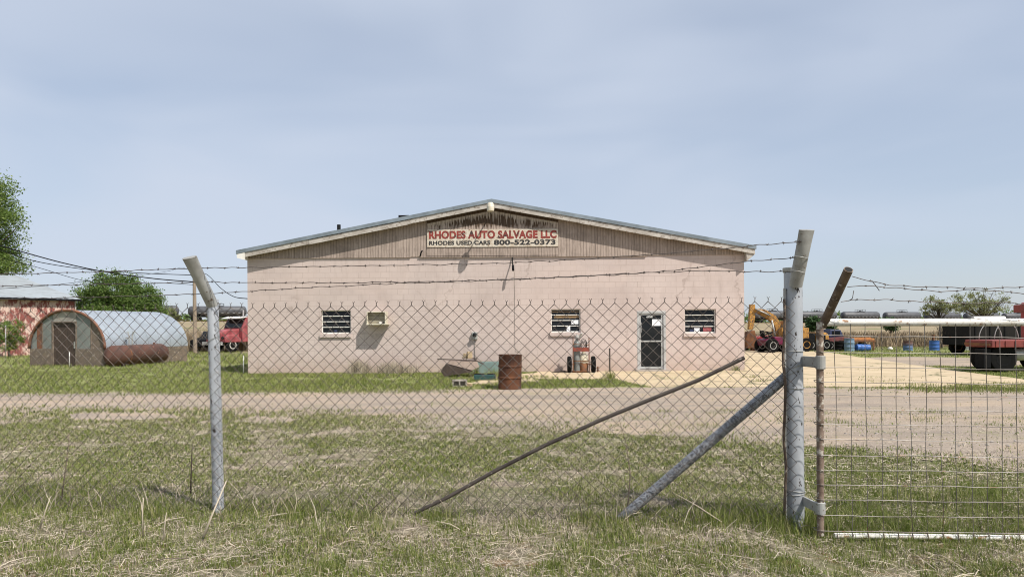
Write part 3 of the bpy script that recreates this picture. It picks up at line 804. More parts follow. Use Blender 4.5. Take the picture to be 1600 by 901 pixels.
m = MB(); pts = [(q.x + 0.02, WY - 0.3, q.z - 0.4), (q.x + 0.07, WY - 0.1, q.z - 0.5), (q.x + 0.075, WY - 0.012, q.z - 0.65)] + [(q.x + 0.075 + random.uniform(-0.01, 0.01), WY - 0.012, z) for z in np.linspace(q.z - 0.9, 1.05, 9)] + [(q.x + 0.10, WY - 0.012, 0.75), (q.x + 0.28, WY - 0.012, 0.72)]
m.tube(pts, 0.005, 6); m.build('cable', M['cinder'], wb, True)
q = W(658.5, 396)
m = MB(); m.tube([(q.x - 0.03, WY - 0.04, q.z - 0.08), (q.x, WY - 0.12, q.z + 0.02), (q.x + 0.05, WY - 0.16, q.z + 0.09)], 0.028, 8)
o = m.build('cable_hook', M['black'], None, True); tag(o, 'small black stub pipe on the siding left of the sign', 'pipe stub')

# ------------------------------------------------------------------ the tall fence
FA = G(342, 800); FB = G(1243, 820)          # bases of the line post and of the gate post
FA.z = FB.z = 0
fd = (FB - FA).normalized(); fn = Vector((fd.y, -fd.x, 0))   # fn points to the viewer
fe = thing('chain_link_fence', 'rusty chain link fence with silver posts and three barbed wires', 'fence', (FA.x, FA.y, 0))
def FP(s, z, out=0.0):
    return FA + fd * s + fn * out + Vector((0, 0, z))
SL = (FB - FA).length
S0, S1 = -3.4, SL - 0.015
# woven fabric
wd = 0.102; rows = 36
def node(a, b, seed=0):
    s = S0 + a * wd / 2
    z = 1.84 - b * (wd / 2) * 0.985
    z += -0.035 * math.exp(-((s + 2.9) / 1.4) ** 2) + 0.012 * mnoise.noise(Vector((s * 0.9, z * 0.4, 1.0)))
    s += 0.026 * mnoise.noise(Vector((s * 0.5, z * 0.9, 7.7))) * (1.0 + 0.6 * (1.84 - z))
    bow = 0.03 * abs(mnoise.noise(Vector((s * 0.6, z * 1.2, 4.2))))
    return s, z, bow
nc = int((S1 - S0) / (wd / 2))
m = MB(); rW = 0.0031
Vs, Fs = [], []
for i in range(nc):
    pts = []
    for b in range(rows + 1):
        a = i if (i + b) % 2 == 0 else i + 1
        s, z, bow = node(a, b)
        inn = (0.004 if a == i else -0.004)
        pts.append(FP(s, z, bow + inn + 0.066 + 0.022 * min(1, max(0, (s - SL + 0.5) / 0.35))))
    if i % 2 == 0: pts.insert(0, pts[0] + Vector((0.002, 0, 0.024)))
    m.tube(pts, rW, 4, False)
    if i % 2 == 0:
        top = pts[0]
        for sg_ in (-1, 1):
            m.tube([top, top + Vector((sg_ * random.uniform(0.003, 0.008), random.uniform(-0.004, 0.004), 0.007)), top + Vector((sg_ * random.uniform(0.006, 0.014), random.uniform(-0.006, 0.006), random.uniform(0.010, 0.02)))], 0.0021, 4, False)
fab = m.build('wire_mesh', M['wire'], fe)
# bottom tension wire
# line post, leaning, with its bent arm
pt = P(333, 468, FA.y - 0.02)
p0 = Vector((FA.x, FA.y, -0.2)); p1 = Vector((pt.x, FA.y - 0.03, pt.z))
m = MB(); m.tube([p0, p0.lerp(p1, 0.5) + Vector((0.004, 0, 0)), p1], 0.049, 20)
post = m.build('line_post', M['silver'], fe, 40)
pe = P(296, 402, FA.y - 0.32); p1b = p1 + Vector((0, 0, -0.05))
m = MB()
dirv = (pe - p1b).normalized()
k = 7
def flat_end(m, a, b, r0, r1w, r1t, n=20):
    """round pipe pressed flat towards its end"""
    ax = (b - a).normalized(); u = ax.cross(Vector((0, 1, 0))).normalized(); w = ax.cross(u)
    vs, fs = [], []
    stations = [(0, 0), (0.55, 0), (0.75, 0.35), (0.9, 0.75), (1.0, 1.0)]
    for tt, q in stations:
        c = a.lerp(b, tt); ru = r0 + (r1w - r0) * q; rw = r0 + (r1t - r0) * q
        for j in range(n):
            an = 2 * math.pi * j / n
            vs.append(c + u * math.cos(an) * ru + w * math.sin(an) * rw)
    for i in range(len(stations) - 1):
        for j in range(n):
            fs.append((i * n + j, i * n + (j + 1) % n, (i + 1) * n + (j + 1) % n, (i + 1) * n + j))
    fs.append(tuple(range(n))[::-1]); fs.append(tuple(range((len(stations) - 1) * n, len(stations) * n)))
    m.add(vs, fs)
flat_end(m, p1b, pe, 0.052, 0.064, 0.02)
m.build('post_arm', M['galv'], post, 40)
# gate post and its arm
gt = P(1239, 424, FB.y)
m = MB(); m.tube([(FB.x, FB.y, -0.25), (gt.x + 0.003, FB.y, 1.0), (gt.x, FB.y, gt.z)], 0.072, 28)
gpost = m.build('gate_post', M['silver'], fe, 40)
a0 = P(1243, 446, FB.y - 0.09); a1 = P(1260.5, 359, FB.y - 0.28)
m = MB(); flat_end(m, a0, a1, 0.053, 0.062, 0.014)
m.build('post_arm', M['galv'], gpost, 40)
m = MB(); m.lathe([(0.0, 0.0), (0.055, 0.0), (0.068, 0.02), (0.068, 0.05)], 24, Matrix.Translation((gt.x - 0.012, FB.y + 0.005, gt.z - 0.02))); m.build('post_cap', M['galv'], gpost, 40)
# wire wraps round the gate post
m = MB()
for py, tilt in ((548, 0.0), (570, 0.035), (577, 0.05), (606, 0.0), (765, -0.006), (770, 0.01)):
    q = P(1243, py, FB.y); pts = []
    for j in range(15):
        an = -math.pi * 1.1 + 2 * math.pi * j / 14 * 1.05
        pts.append((FB.x + 0.077 * math.cos(an), FB.y + 0.077 * math.sin(an), q.z + tilt * math.cos(an)))
    m = MB(); m.tube(pts, 0.0032, 5); m.build('tie_wire', M['galv'], gpost, True)
m = MB()
for py in (478, 530, 585, 640, 690, 740, 785):
    q = P(335, py, FA.y); fr_ = (q.z + 0.2) / (p1.z + 0.2); c = p0.lerp(p1, fr_); pts = []
    for j in range(13):
        an = math.pi + 2 * math.pi * j / 12
        pts.append((c.x + 0.053 * math.cos(an), c.y + 0.053 * math.sin(an) - 0.003, q.z + 0.03 * math.cos(an)))
    m = MB(); m.tube(pts, 0.0026, 5); m.build('tie_wire', M['galv'], post, True)
# tension bar, steel strip and brace beside the gate post
s_ = SL - 0.085
m = MB(); m.box(FP(s_, 0.98, 0.035), (0.016, 0.016, 1.94), rz=math.atan2(fd.y, fd.x)); m.build('tension_bar', M['galv'], fe)
m = MB(); m.tube([FP(s_ - 0.012 + 0.008 * math.sin(k * 0.9), 1.86 - k * 0.09, 0.06 + 0.008 * math.cos(k * 1.7)) for k in range(21)], 0.011, 7); m.build('stretcher_rod', M['armrust'], fe, True)
bq0 = P(983, 799, 6.05); bq1 = P(1226, 590, FB.y + 0.02)
bd = (bq0 - bq1).normalized()
m = MB(); m.tube([bq1 + bd * -0.03, bq0 + bd * 0.12], 0.043, 20); m.build('brace_pipe', M['brace'], fe, 40)
# barbed wire
def barbed(m, pts, step=0.125, r=0.0032, seed=0):
    rr = random.Random(seed)
    P_ = [Vector(p) for p in pts]
    fine = []
    for i in range(len(P_) - 1):
        n = max(2, int((P_[i + 1] - P_[i]).length / 0.03))
        for j in range(n): fine.append(P_[i].lerp(P_[i + 1], j / n))
    fine.append(P_[-1])
    out = []
    for i, p in enumerate(fine):
        out.append(p + Vector((0, 0.003 * math.sin(i * 1.1), 0.004 * mnoise.noise(Vector((i * 0.23, seed * 3.1, 0))) * 2 + 0.0022 * math.sin(i * 1.1 + 1.5))))
    m.tube(out, r, 5)
    acc = 0.0
    for i in range(1, len(out)):
        acc += (out[i] - out[i - 1]).length
        if acc > step:
            acc = rr.uniform(-0.02, 0.02); c = out[i]
            t_ = (out[i] - out[i - 1]).normalized()
            m.tube([c - t_ * 0.007, c + t_ * 0.007], r * 1.7, 5)
            for q in range(3):
                v_ = Vector((rr.uniform(-0.5, 0.5), rr.uniform(-1, 1), rr.uniform(-1, 1))).normalized() * rr.uniform(0.011, 0.019)
                m.tube([c - v_ * 0.4, c + v_], 0.0016, 4)
def fy(px, f):      # distance of the arm row at a pixel column, f = how far up the arm
    Yp = FA.y + (FB.y - FA.y) * (px - 342) / (1243 - 342)
    return Yp - 0.06 - 0.22 * f
B1 = [(-180, 431), (0, 428), (150, 425), (309, 418.5), (420, 417.5), (560, 415), (700, 413), (800, 410.5), (900, 405.5), (1000, 399), (1100, 391), (1180, 383.5), (1250, 377.5)]
B2 = [(-180, 449), (0, 447), (200, 443), (316, 440.5), (420, 441.5), (560, 441.5), (660, 440), (760, 438), (860, 434.5), (960, 429), (1060, 422), (1120, 414), (1180, 407), (1247, 402)]
B3 = [(-180, 468), (0, 467), (200, 463), (327, 458.5), (420, 453), (520, 447.5), (620, 442.5), (700, 440), (800, 436), (900, 431.5), (1000, 426.5), (1090, 423.5), (1170, 423.5), (1238, 425)]
for n_, (L, f_) in enumerate(((B1, 0.9), (B2, 0.55), (B3, 0.15))):
    m = MB(); barbed(m, [P(px, py, fy(px, f_)) for px, py in L], seed=n_ + 1)
    m.build('barbed_wire', M['barb'], fe)
m = MB()                                    # turns of wire round the gate arm
for px, py, rr_ in ((1254, 379, 0.058), (1250, 403, 0.058), (1245, 425, 0.06)):
    q = P(px, py, FB.y - 0.2); pts = []
    for j in range(13):
        an = 2 * math.pi * j / 12
        pts.append(q + Vector((rr_ * math.cos(an), rr_ * math.sin(an), -0.012 * math.cos(an))))
    m = MB(); m.tube(pts, 0.0035, 5); m.build('tie_wire', M['galv'], gpost, True)

# fallen top rail leaning on the fabric
m = MB()
L = [(648, 801), (700, 776), (770, 737), (850, 696), (940, 655), (1020, 622), (1090, 594), (1163, 558.5)]
m.tube([P(px, py, FA.y + (FB.y - FA.y) * (px - 342) / 900 - 0.075) for px, py in L], 0.0165, 12)
tag(m.build('fence_rail', M['rail'], None, 40), 'long bent rusty rail leaning diagonally across the chain link fence', 'rail')

# ------------------------------------------------------------------ the gate
GY = 5.52
ga = thing('yard_gate', 'farm gate of white pipe and square wire mesh with rusty upright', 'gate', (P(1281, 830, GY).x, GY, 0))
u0, u1 = P(1282, 836, GY), P(1281, 503, GY)
m = MB(); m.tube([u0, u1], 0.027, 16); m.build('upright', M['gaterust'], ga, 40)
h0, h1 = P(1289, 501, GY - 0.01), P(1326, 421, GY - 0.36)
m = MB()
# arm pipe with closed end; a dark disc on it paints the bore's shade
ax = (h1 - h0).normalized()
m.tube([h0 - ax * 0.05, h1], 0.033, 20, True)
ar = m.build('gate_arm', M['armrust'], ga, 40)
m = MB(); m.tube([h1 - ax * 0.002, h1 + ax * 0.0015], 0.027, 20, True); m.build('bore_shade_disc', M['dark'], ar)
m = MB(); XE = P(1790, 600, GY).x
t0 = P(1284, 503.5, GY); t1 = P(1790, 503, GY)
m.tube([t0, t1], 0.030, 16); m.build('top_rail', M['gatepaint'], ga, 40)
b0 = P(1303, 836, GY); b1 = P(1790, 842, GY)
m = MB(); m.tube([b0, b1], 0.021, 14); m.build('bottom_rail', M['gatepaint'], ga, 40)
m = MB(); m.tube([(XE, GY, t1.z), (XE, GY, b1.z)], 0.03, 14); m.build('upright', M['gaterust'], ga, 40)
m = MB()
hs = [524, 549, 573.5, 596, 617, 639.5, 662.5, 686, 711, 734, 757, 780.5, 804.5, 829]
vx = [1304, 1328, 1352, 1376, 1399, 1421, 1445, 1469, 1492, 1516, 1540, 1563, 1587, 1611, 1635, 1659, 1683]
rr = random.Random(4)
for k_, y in enumerate(hs):
    pts = []
    for px in range(1283, 1800, 24):
        pts.append(P(px, y + 2.2 * mnoise.noise(Vector((px * 0.012, k_ * 1.7, 0))) + (px - 1283) * 0.012, GY - 0.032))
    m.tube(pts, 0.0028, 5)
    q = pts[0]; m.tube([q, q + Vector((-0.035, 0.03, 0.0)), q + Vector((-0.03, 0.065, 0.008)), q + Vector((0.02, 0.066, 0.012))], 0.003, 5)
for k_, px in enumerate(vx):
    pts = []
    for y in range(500, 846, 23):
        pts.append(P(px + (y - 500) * 0.012 + 2.4 * mnoise.noise(Vector((k_ * 2.3, y * 0.012, 5))), min(y, 838), GY - 0.026))
    m.tube(pts, 0.0027, 5)
m.build('wire_mesh', M['gatewire'], ga)
# clips holding the mesh on the rails
for px in vx:
    q = P(px + 4, 837.5, GY); pts = [q + Vector((0.004 * math.sin(j), 0.025 * math.cos(j * 0.62), 0.025 * math.sin(j * 0.62))) for j in range(11)]
    m = MB(); m.tube(pts, 0.004, 5); m.build('clip', M['gaterust'], ga)
# hinges
for py, hgt, ma in ((566, 0.085, 'galv'), (793, 0.075, 'galv')):
    q = P(1282, py, GY)
    m = MB(); m.lathe([(0.029, -hgt * 0.62), (0.037, -hgt * 0.6), (0.037, hgt * 0.6), (0.029, hgt * 0.62)], 18, Matrix.Translation((q.x, GY, q.z)))
    c0, c1 = Vector((q.x - 0.02, GY + 0.0, q.z)), Vector((FB.x + 0.04, FB.y, q.z))
    dv = c1 - c0
    m.box((c0 + c1) / 2, (dv.length, 0.02, hgt), rz=math.atan2(dv.y, dv.x)); m.build('hinge', M[ma], ga, bevel=0.003)
# the gate's loose barbed wires
for n_, L in enumerate(([(1331, 432), (1360, 439), (1390, 445), (1420, 447.5), (1480, 448.5), (1540, 451), (1600, 447.5), (1700, 440)],
                       [(1324, 449), (1345, 446), (1375, 448), (1420, 451), (1468, 456), (1510, 452), (1560, 455), (1620, 461), (1700, 464)],
                       [(1314, 472), (1332, 468), (1380, 468), (1440, 471), (1500, 474), (1575, 472), (1640, 480)])):
    m = MB(); barbed(m, [P(px, py, GY - 0.2 + 0.07 * n_) for px, py in L], seed=20 + n_, r=0.003)
    if n_ == 0: m.tube([P(1362, 438, 5.32), P(1369, 447, 5.31), P(1374, 454, 5.33)], 0.003, 5)
    if n_ == 2: m.tube([P(1326, 470, 5.46), P(1332, 466, 5.44), P(1334, 454, 5.45)], 0.003, 5)
    m.build('barbed_wire', M['barb'], ga)

# ------------------------------------------------------------------ drum, junk, cart
def drum_mesh(r, h, n=32):
    pr = [(0.0, 0.012), (r * 0.96, 0.012), (r * 1.02, 0.0), (r * 1.02, 0.02), (r, 0.03)]
    for zc in (h / 3, 2 * h / 3):
        pr += [(r, zc - 0.035), (r * 1.055, zc - 0.012), (r * 1.055, zc + 0.012), (r, zc + 0.035)]
    pr += [(r, h - 0.03), (r * 1.02, h - 0.02), (r * 1.02, h), (r * 0.975, h)]
    return pr
q = G(796.5, 609)
m = MB(); rd, hd = 0.305, 0.91
m.lathe(drum_mesh(rd, hd) + [(rd * 0.97, 0.10), (0.0, 0.09)], 32, Matrix.Translation((q.x, q.y + rd, 0)) @ Matrix.Rotation(R(1.2), 4, 'Y'))
sc_ = 51 / 1100 * (q.y + rd) / hd
t = NT('drum_rust', 0.8, 0.1, 0.3)
n1 = t.noise(2.2, 6, 0.65, t.map((1, 1, 0.7))); n2 = t.noise(9, 6, 0.7)
c = t.mix(t.step(n1, 0.38, 0.66), (0.042, 0.021, 0.015), (0.145, 0.055, 0.022))
c = t.mix(t.step(n2, 0.6, 0.7), c, (0.05, 0.027, 0.02)); t.col(c); t.bump(n2, 0.35, 0.01)
tag(m.build('oil_drum', t.m, None, 35), 'rusty brown steel drum standing in front of the pink building', 'drum')

# broken wooden box with boards on it
q = G(716, 589)
bxr = thing('wooden_crate', 'collapsed weathered wooden crate leaning by the teal trough', 'crate', (q.x, q.y, 0), 0)
m = MB()
m.prism([(-0.42, 0.03), (0.45, 0.16), (0.5, 0.19), (-0.36, 0.44), (-0.52, 0.2)], -0.3, 0.3, Matrix.Translation((q.x - 0.05, q.y + 0.3, 0))); m.build('side_panel', M['darkwood'], bxr)
m = MB(); m.prism([(-0.34, 0.447), (0.47, 0.22), (0.68, 0.32), (0.62, 0.5), (-0.3, 0.53)], -0.26, 0.24, Matrix.Translation((q.x - 0.02, q.y + 0.3, 0))); m.build('upper_panel', worn('pink_wood', (0.42, 0.32, 0.27), (0.32, 0.24, 0.2), None, 4), bxr)
m = MB()
m.box((q.x - 0.05, q.y + 0.22, 0.56), (1.32, 0.16, 0.03), 0.1, ry=R(3)); m.box((q.x + 0.35, q.y + 0.5, 0.60), (0.5, 0.12, 0.035), -0.2, ry=R(4)); m.box((q.x + 0.68, q.y + 0.25, 0.48), (0.34, 0.1, 0.03), 0.2, ry=R(28))
m.build('board', M['darkwood'], bxr)
m = MB(); m.box((q.x + 0.36, q.y + 0.3, 0.72), (0.16, 0.14, 0.22), 0.3); m.box((q.x + 0.22, q.y + 0.34, 0.68), (0.14, 0.12, 0.15), -0.4, ry=0.3)
tag(m.build('wood_offcut', M['palewood'], None), 'pale sawn wood block lying on top of the collapsed crate', 'wood block')
# teal trough
q = G(758, 583.5)
m = MB(); y0 = 25.05
a, b = P(735, 570, y0), P(782, 570, y0)
za, zb_ = 0.0, 0.42
m.prism([(a.x, 0.0), (b.x, 0.0), (b.x + 0.04, zb_), (b.x, zb_), (b.x - 0.04, 0.12), (a.x + 0.05, 0.12), (a.x + 0.01, zb_), (a.x - 0.05, zb_)], y0 - 0.2, y0 + 0.2)
m.bb((a.x + 0.06, y0 - 0.2, 0.12), (b.x - 0.045, y0 - 0.17, zb_ - 0.01)); m.bb((a.x + 0.06, y0 + 0.17, 0.12), (b.x - 0.045, y0 + 0.2, zb_ - 0.01))
tag(m.build('water_trough', M['teal'], None, bevel=0.01), 'faded teal metal trough standing against the wall behind the drum', 'trough')
q = G(757, 594)
gb = thing('battery_case', 'dark green plastic case lying on the pale concrete', 'case', (q.x, q.y, 0.01))
m = MB(); m.box((q.x, q.y + 0.15, 0.09), (0.68, 0.3, 0.16), 0.05); m.build('body', M['darkgreen'], gb, bevel=0.02)
m = MB(); m.box((q.x - 0.17, q.y + 0.14, 0.185), (0.3, 0.24, 0.03), 0.05); m.box((q.x + 0.2, q.y + 0.14, 0.18), (0.24, 0.22, 0.03), 0.05); m.build('lid', M['black'], gb, bevel=0.008)
q = G(718, 604.5)
cb = MB()
for x in (-0.18, 0.0, 0.18): cb.box((q.x + x, q.y + 0.1, 0.1), (0.035, 0.19, 0.19))
for z in (0.018, 0.182): cb.box((q.x, q.y + 0.1, z), (0.394, 0.192, 0.036))
cb.bb((q.x - 0.17, q.y + 0.17, 0.03), (q.x + 0.17, q.y + 0.19, 0.17))
tag(cb.build('cinder_block', M['cinder'], None), 'hollow cinder block lying in the grass left of the drum', 'cinder block')
q = G(731, 604)
m = MB(); m.prism([(-0.13, 0), (0.14, 0), (0.1, 0.09), (-0.06, 0.12)], 0, 0.18, Matrix.Translation((q.x, q.y, 0))); tag(m.build('wood_chunk', M['palewood'], None, bevel=0.01), 'pale broken chunk beside the hollow cinder block', 'rubble chunk')

# welding cart
q = G(908.5, 582.5); q.y = WY - 0.75
ct = thing('gas_cylinder_cart', 'red framed two wheeled cart carrying gas cylinders against the wall', 'cart', (q.x, q.y, 0.01))
def wheel_bm(c, r, w_, axis='x'):
    Mx = Matrix.Translation(c) @ Matrix.Rotation(R(90), 4, 'Y' if axis == 'x' else 'X')
    t_ = MB().lathe([(r * 0.55, -w_ * 0.4), (r * 0.8, -w_ / 2), (r * 0.94, -w_ * 0.46), (r, -w_ * 0.25), (r, w_ * 0.25), (r * 0.94, w_ * 0.46), (r * 0.8, w_ / 2), (r * 0.55, w_ * 0.4)], 24, Mx)
    h_ = MB().lathe([(0.0, -w_ * 0.3), (r * 0.54, -w_ * 0.42), (r * 0.56, 0), (r * 0.54, w_ * 0.42), (0.0, w_ * 0.3)], 18, Mx)
    return t_, h_
px2x = lambda px: P(px, 560, q.y).x
for px in (890, 927.5):
    tm, hm = wheel_bm((px2x(px), q.y + 0.1, 0.30), 0.29, 0.14)
    wo = tm.build('wheel', M['rubber'], ct, 40); hm.build('rim', M['galv'], wo, 40)
xl, xr = px2x(895.5), px2x(920.5)
m = MB()
for x in (xl, xr):
    m.tube([(x, q.y, 0.04), (x, q.y, 1.25)], 0.017, 8)
m.tube([(xl, q.y, 0.42), (xr, q.y, 0.42)], 0.016, 8); m.tube([(xl, q.y, 0.05), (xr, q.y, 0.05)], 0.02, 8); m.tube([(xl, q.y, 1.02), (xr, q.y, 0.98)], 0.012, 8); m.tube([(px2x(890), q.y + 0.1, 0.3), (px2x(927), q.y + 0.1, 0.3)], 0.018, 8)
m.box(((xl + xr) / 2, q.y + 0.18, 0.03), (xr - xl + 0.05, 0.36, 0.02))
m.build('frame', M['rust'], ct, 40)
m = MB(); m.box(((xl + xr) / 2, q.y - 0.02, 0.83), (xr - xl + 0.02, 0.025, 0.14)); m.build('cross_band', worn('band_red', (0.24, 0.055, 0.032), (0.16, 0.04, 0.03), (0.07, 0.03, 0.02), 9), ct, bevel=0.004)
x = px2x(902)
m = MB(); m.lathe([(0.0, 0.05), (0.11, 0.05), (0.115, 0.08), (0.115, 1.02), (0.09, 1.11), (0.045, 1.15), (0.045, 1.2), (0.0, 1.21)], 20, Matrix.Translation((x, q.y + 0.16, 0)))
cy = m.build('gas_cylinder', M['sticker'], ct, 40)
m = MB(); m.tube([(x, q.y + 0.15, 1.2), (x, q.y + 0.15, 1.36)], 0.03, 8); m.box((x + 0.05, q.y + 0.08, 1.27), (0.22, 0.1, 0.07), 0.3); m.tube([(x + 0.1, q.y + 0.06, 1.28), (x + 0.17, q.y, 1.4)], 0.04, 10); m.build('regulator', M['alu'], cy)
x = px2x(913)
m = MB(); m.lathe([(0.0, 0.05), (0.14, 0.05), (0.15, 0.09), (0.15, 0.56), (0.12, 0.66), (0.06, 0.70), (0.05, 0.76), (0.0, 0.77)], 20, Matrix.Translation((x, q.y + 0.17, 0)))
t = NT('two_tone_cylinder', 0.6); X = t.xyz(); t.col(t.mix(t.step(t.math('ADD', X[2], t.math('MULTIPLY', t.noise(7), 0.15)), 0.40, 0.43), (0.25, 0.11, 0.05), (0.62, 0.56, 0.42)))
cy = m.build('gas_cylinder', t.m, ct, 40)
m = MB()
pts = []
for j in range(40):
    an = j * 0.55; pts.append((x - 0.02 + 0.11 * math.cos(an), q.y + 0.02 + 0.03 * math.sin(an * 0.7), 0.92 + 0.12 * math.sin(an) + j * 0.004))
m.tube(pts, 0.011, 6); m.build('hose', M['black'], ct, True)
q2 = G(866, 579); 
m = MB(); m.box((q2.x + 0.1, WY - 0.55, 0.04), (0.45, 0.16, 0.03), 0.15, ry=R(-6)); m.tube([(q2.x + 0.25, WY - 0.56, 0.04), (q2.x + 0.75, WY - 0.62, 0.05)], 0.018, 8)
tag(m.build('shovel', M['darkwood'], None), 'dark flat tool lying on concrete left of the cart', 'tool')
x = P(952.5, 560, WY - 0.5).x
m = MB(); m.tube([(x, WY - 0.5, -0.1), (x + 0.005, WY - 0.5, 0.86)], 0.028, 10)
tag(m.build('steel_pipe', M['rail'], None, 40), 'thin rusty pipe standing upright between cart and door', 'pipe')
x = P(934, 575, WY - 0.4).x
m = MB(); m.tube([(x, WY - 0.4, -0.1), (x, WY - 0.4, 0.2)], 0.03, 10)
tag(m.build('pipe_stub', M['rust'], None, 40), 'short rusty pipe stub beside the cart wheel', 'pipe stub')

# ------------------------------------------------------------------ quonset hut, tank, barn
hc = G(163.5, 572.5); sd = Vector((0.27, 0.963, 0)).normalized(); fl = Vector((-sd.y, sd.x, 0))
hut = thing('arched_hut', 'low arched hut with silver sheet roof and dark door', 'hut', (hc.x, hc.y, 0))
HWd, HL, HB, HA = 4.25, 5.1, 0.78, 1.72
def HP(u, v_, z):      # u along the front to the left, v back along the side
    return hc + fl * u + sd * v_ + Vector((0, 0, z))
def arch(k, n, grow=0.0):
    a = math.pi * k / n
    return HWd / 2 - (HWd / 2 + grow) * math.cos(a), HB + (HA + grow) * math.sin(a)
n = 28
m = MB(); nv = 26
vs, fs = [], []
for j in range(nv + 1):
    for k in range(n + 1):
        u, z = arch(k, n, 0.03 + 0.006 * math.cos(j * math.pi))
        vs.append(HP(u, 0.02 + j * HL / nv, z))
for j in range(nv):
    for k in range(n): fs.append((j * (n + 1) + k, j * (n + 1) + k + 1, (j + 1) * (n + 1) + k + 1, (j + 1) * (n + 1) + k))
m.add(vs, fs); m.build('roof', M['hutroof'], hut, True)
m = MB(); m.tube([HP(*[(arch(k, n, 0.02)[0]), 0.0, arch(k, n, 0.02)[1]]) for k in range(n + 1)], 0.06, 8); m.build('arch_rim', M['hutrim'], hut, True)
m = MB()
def hutbox(u0, u1, v0, v1, z0, z1, mm):
    vs = [HP(u, v_, z) for z in (z0, z1) for v_ in (v0, v1) for u in (u0, u1)]
    mm.add(vs, [(0, 1, 3, 2), (4, 5, 7, 6), (0, 1, 5, 4), (2, 3, 7, 6), (0, 2, 6, 4), (1, 3, 7, 5)])
dU0, dU1 = 1.62, 2.98
hutbox(0, dU0, 0, 0.2, -0.1, HB, m); hutbox(dU1, HWd, 0, 0.2, -0.1, HB, m)
hutbox(-0.02, 0.2, 0.2, HL, -0.1, HB - 0.02, m); hutbox(HWd - 0.2, HWd, 0.2, HL, -0.1, HB - 0.02, m); hutbox(0.2, HWd - 0.2, HL - 0.2, HL, -0.1, HB - 0.02, m)
m.build('base_wall', M['hutbase'], hut)
def front_panel(ua, ub, zlo, name, mat, v_=0.06):
    top = []
    for k in range(9):
        u = ub + (ua - ub) * k / 8
        c_ = max(-1, min(1, (HWd / 2 - u) / (HWd / 2 + 0.0))); top.append((u, HB + (HA - 0.04) * math.sqrt(max(0, 1 - c_ * c_))))
    poly = [(ua, zlo), (ub, zlo)] + top
    mm = MB(); N_ = len(poly)
    vs = [HP(u, v_, max(z, zlo)) for u, z in poly] + [HP(u, v_ + 0.05, max(z, zlo)) for u, z in poly]
    fs = [tuple(range(N_)), tuple(range(N_, 2 * N_))[::-1]] + [((i + 1) % N_, i, N_ + i, N_ + (i + 1) % N_) for i in range(N_)]
    mm.add(vs, fs); return mm.build(name, mat, hut)
front_panel(0.04, 0.78, HB, 'front_panel', M['hutbase']); front_panel(0.80, dU0 - 0.01, HB, 'front_panel', M['hutpanel'])
front_panel(dU1 + 0.01, 3.55, HB, 'front_panel', M['hutpanel']); front_panel(3.57, 3.9, HB, 'front_panel', M['hutrim']); front_panel(3.92, 4.2, HB, 'front_panel', M['hutpanel'])
front_panel(dU0 + 0.01, dU1 - 0.01, 1.96, 'transom_panel', worn('tin_panel', (0.32, 0.30, 0.26), (0.22, 0.2, 0.18), None, 3))
m = MB(); hutbox(dU0 + 0.03, dU1 - 0.03, 0.1, 0.15, 0.0, 1.94, m); dr = m.build('door', M['darkwood'], hut)
m = MB(); hutbox(dU0 + 0.1, dU0 + 0.16, 0.06, 0.1, 0.8, 1.1, m); m.build('handle', M['galv'], dr)
m = MB(); hutbox(dU0 - 0.02, dU0 + 0.03, 0.02, 0.12, 0.0, 1.96, m); hutbox(dU1 - 0.03, dU1 + 0.02, 0.02, 0.12, 0.0, 1.96, m); hutbox(dU0 - 0.02, dU1 + 0.02, 0.018, 0.12, 1.96, 2.01, m)
hutbox(0.77, 0.81, 0.03, 0.06, HB, HB + 1.25, m); hutbox(3.53, 3.58, 0.03, 0.06, HB, HB + 1.1, m)
m.build('door_frame', M['hutbase'], hut)
for nm, (px, py0, py1) in (('white stake standing before the door of the arched hut', (108.5, 549, 573)), ('white stake at the left corner of the pink building', (380.5, 555, 583)), ('grey stake before the bushes left of the arched hut', (9, 508, 560))):
    g_ = G(px, py1); Y = g_.y; t_ = P(px, py0, Y)
    m = MB(); m.tube([(g_.x, Y, -0.1), (t_.x, Y, t_.z)], 0.022, 8); tag(m.build('marker_stake', M['galv' if nm.startswith('grey') else 'alu'], None, True), nm, 'stake')

# rusty tank beside the hut
ta, tb = G(180, 572), G(262, 566)
ta = Vector((ta.x + 0.1, ta.y - 0.4, 0.47)); tb = Vector((tb.x - 0.05, tb.y - 0.6, 0.48))
ax = (tb - ta); Lt = ax.length
Mx = Matrix.Translation(ta) @ ax.to_track_quat('Z', 'Y').to_matrix().to_4x4()
tk_ = thing('steel_tank', 'long rusty steel tank lying on the grass beside the arched hut', 'tank', (ta.x, ta.y, 0))
rt = 0.46
pr = [(0.0, -0.22), (rt * 0.45, -0.2), (rt * 0.75, -0.13), (rt * 0.94, -0.04), (rt, 0.04)]
m = MB(); m.lathe(pr + [(rt, Lt - 0.04), (rt * 0.94, Lt + 0.04), (rt * 0.75, Lt + 0.13), (rt * 0.45, Lt + 0.2), (0.0, Lt + 0.22)], 32, Mx); m.build('shell', M['rusttank'], tk_, True)
m = MB(); m.lathe([(rt * 1.004, Lt * 0.2), (rt * 1.012, Lt * 0.2 + 0.01), (rt * 1.012, Lt * 0.2 + 0.05), (rt * 1.004, Lt * 0.2 + 0.06)], 32, Mx); m.build('weld_band', M['rust'], tk_)
c_ = ta.lerp(tb, 0.36)
m = MB()
for dx in (-0.07, 0.07):
    m.tube([c_ + Vector((dx, 0, rt - 0.03)), c_ + Vector((dx, 0, rt + 0.42)), c_ + Vector((dx * 1.8, 0.02, rt + 0.55))], 0.025, 8)
    m.lathe([(0, 0), (0.06, 0.0), (0.06, 0.04), (0, 0.05)], 10, Matrix.Translation(c_ + Vector((dx * 1.9, 0.02, rt + 0.55))))
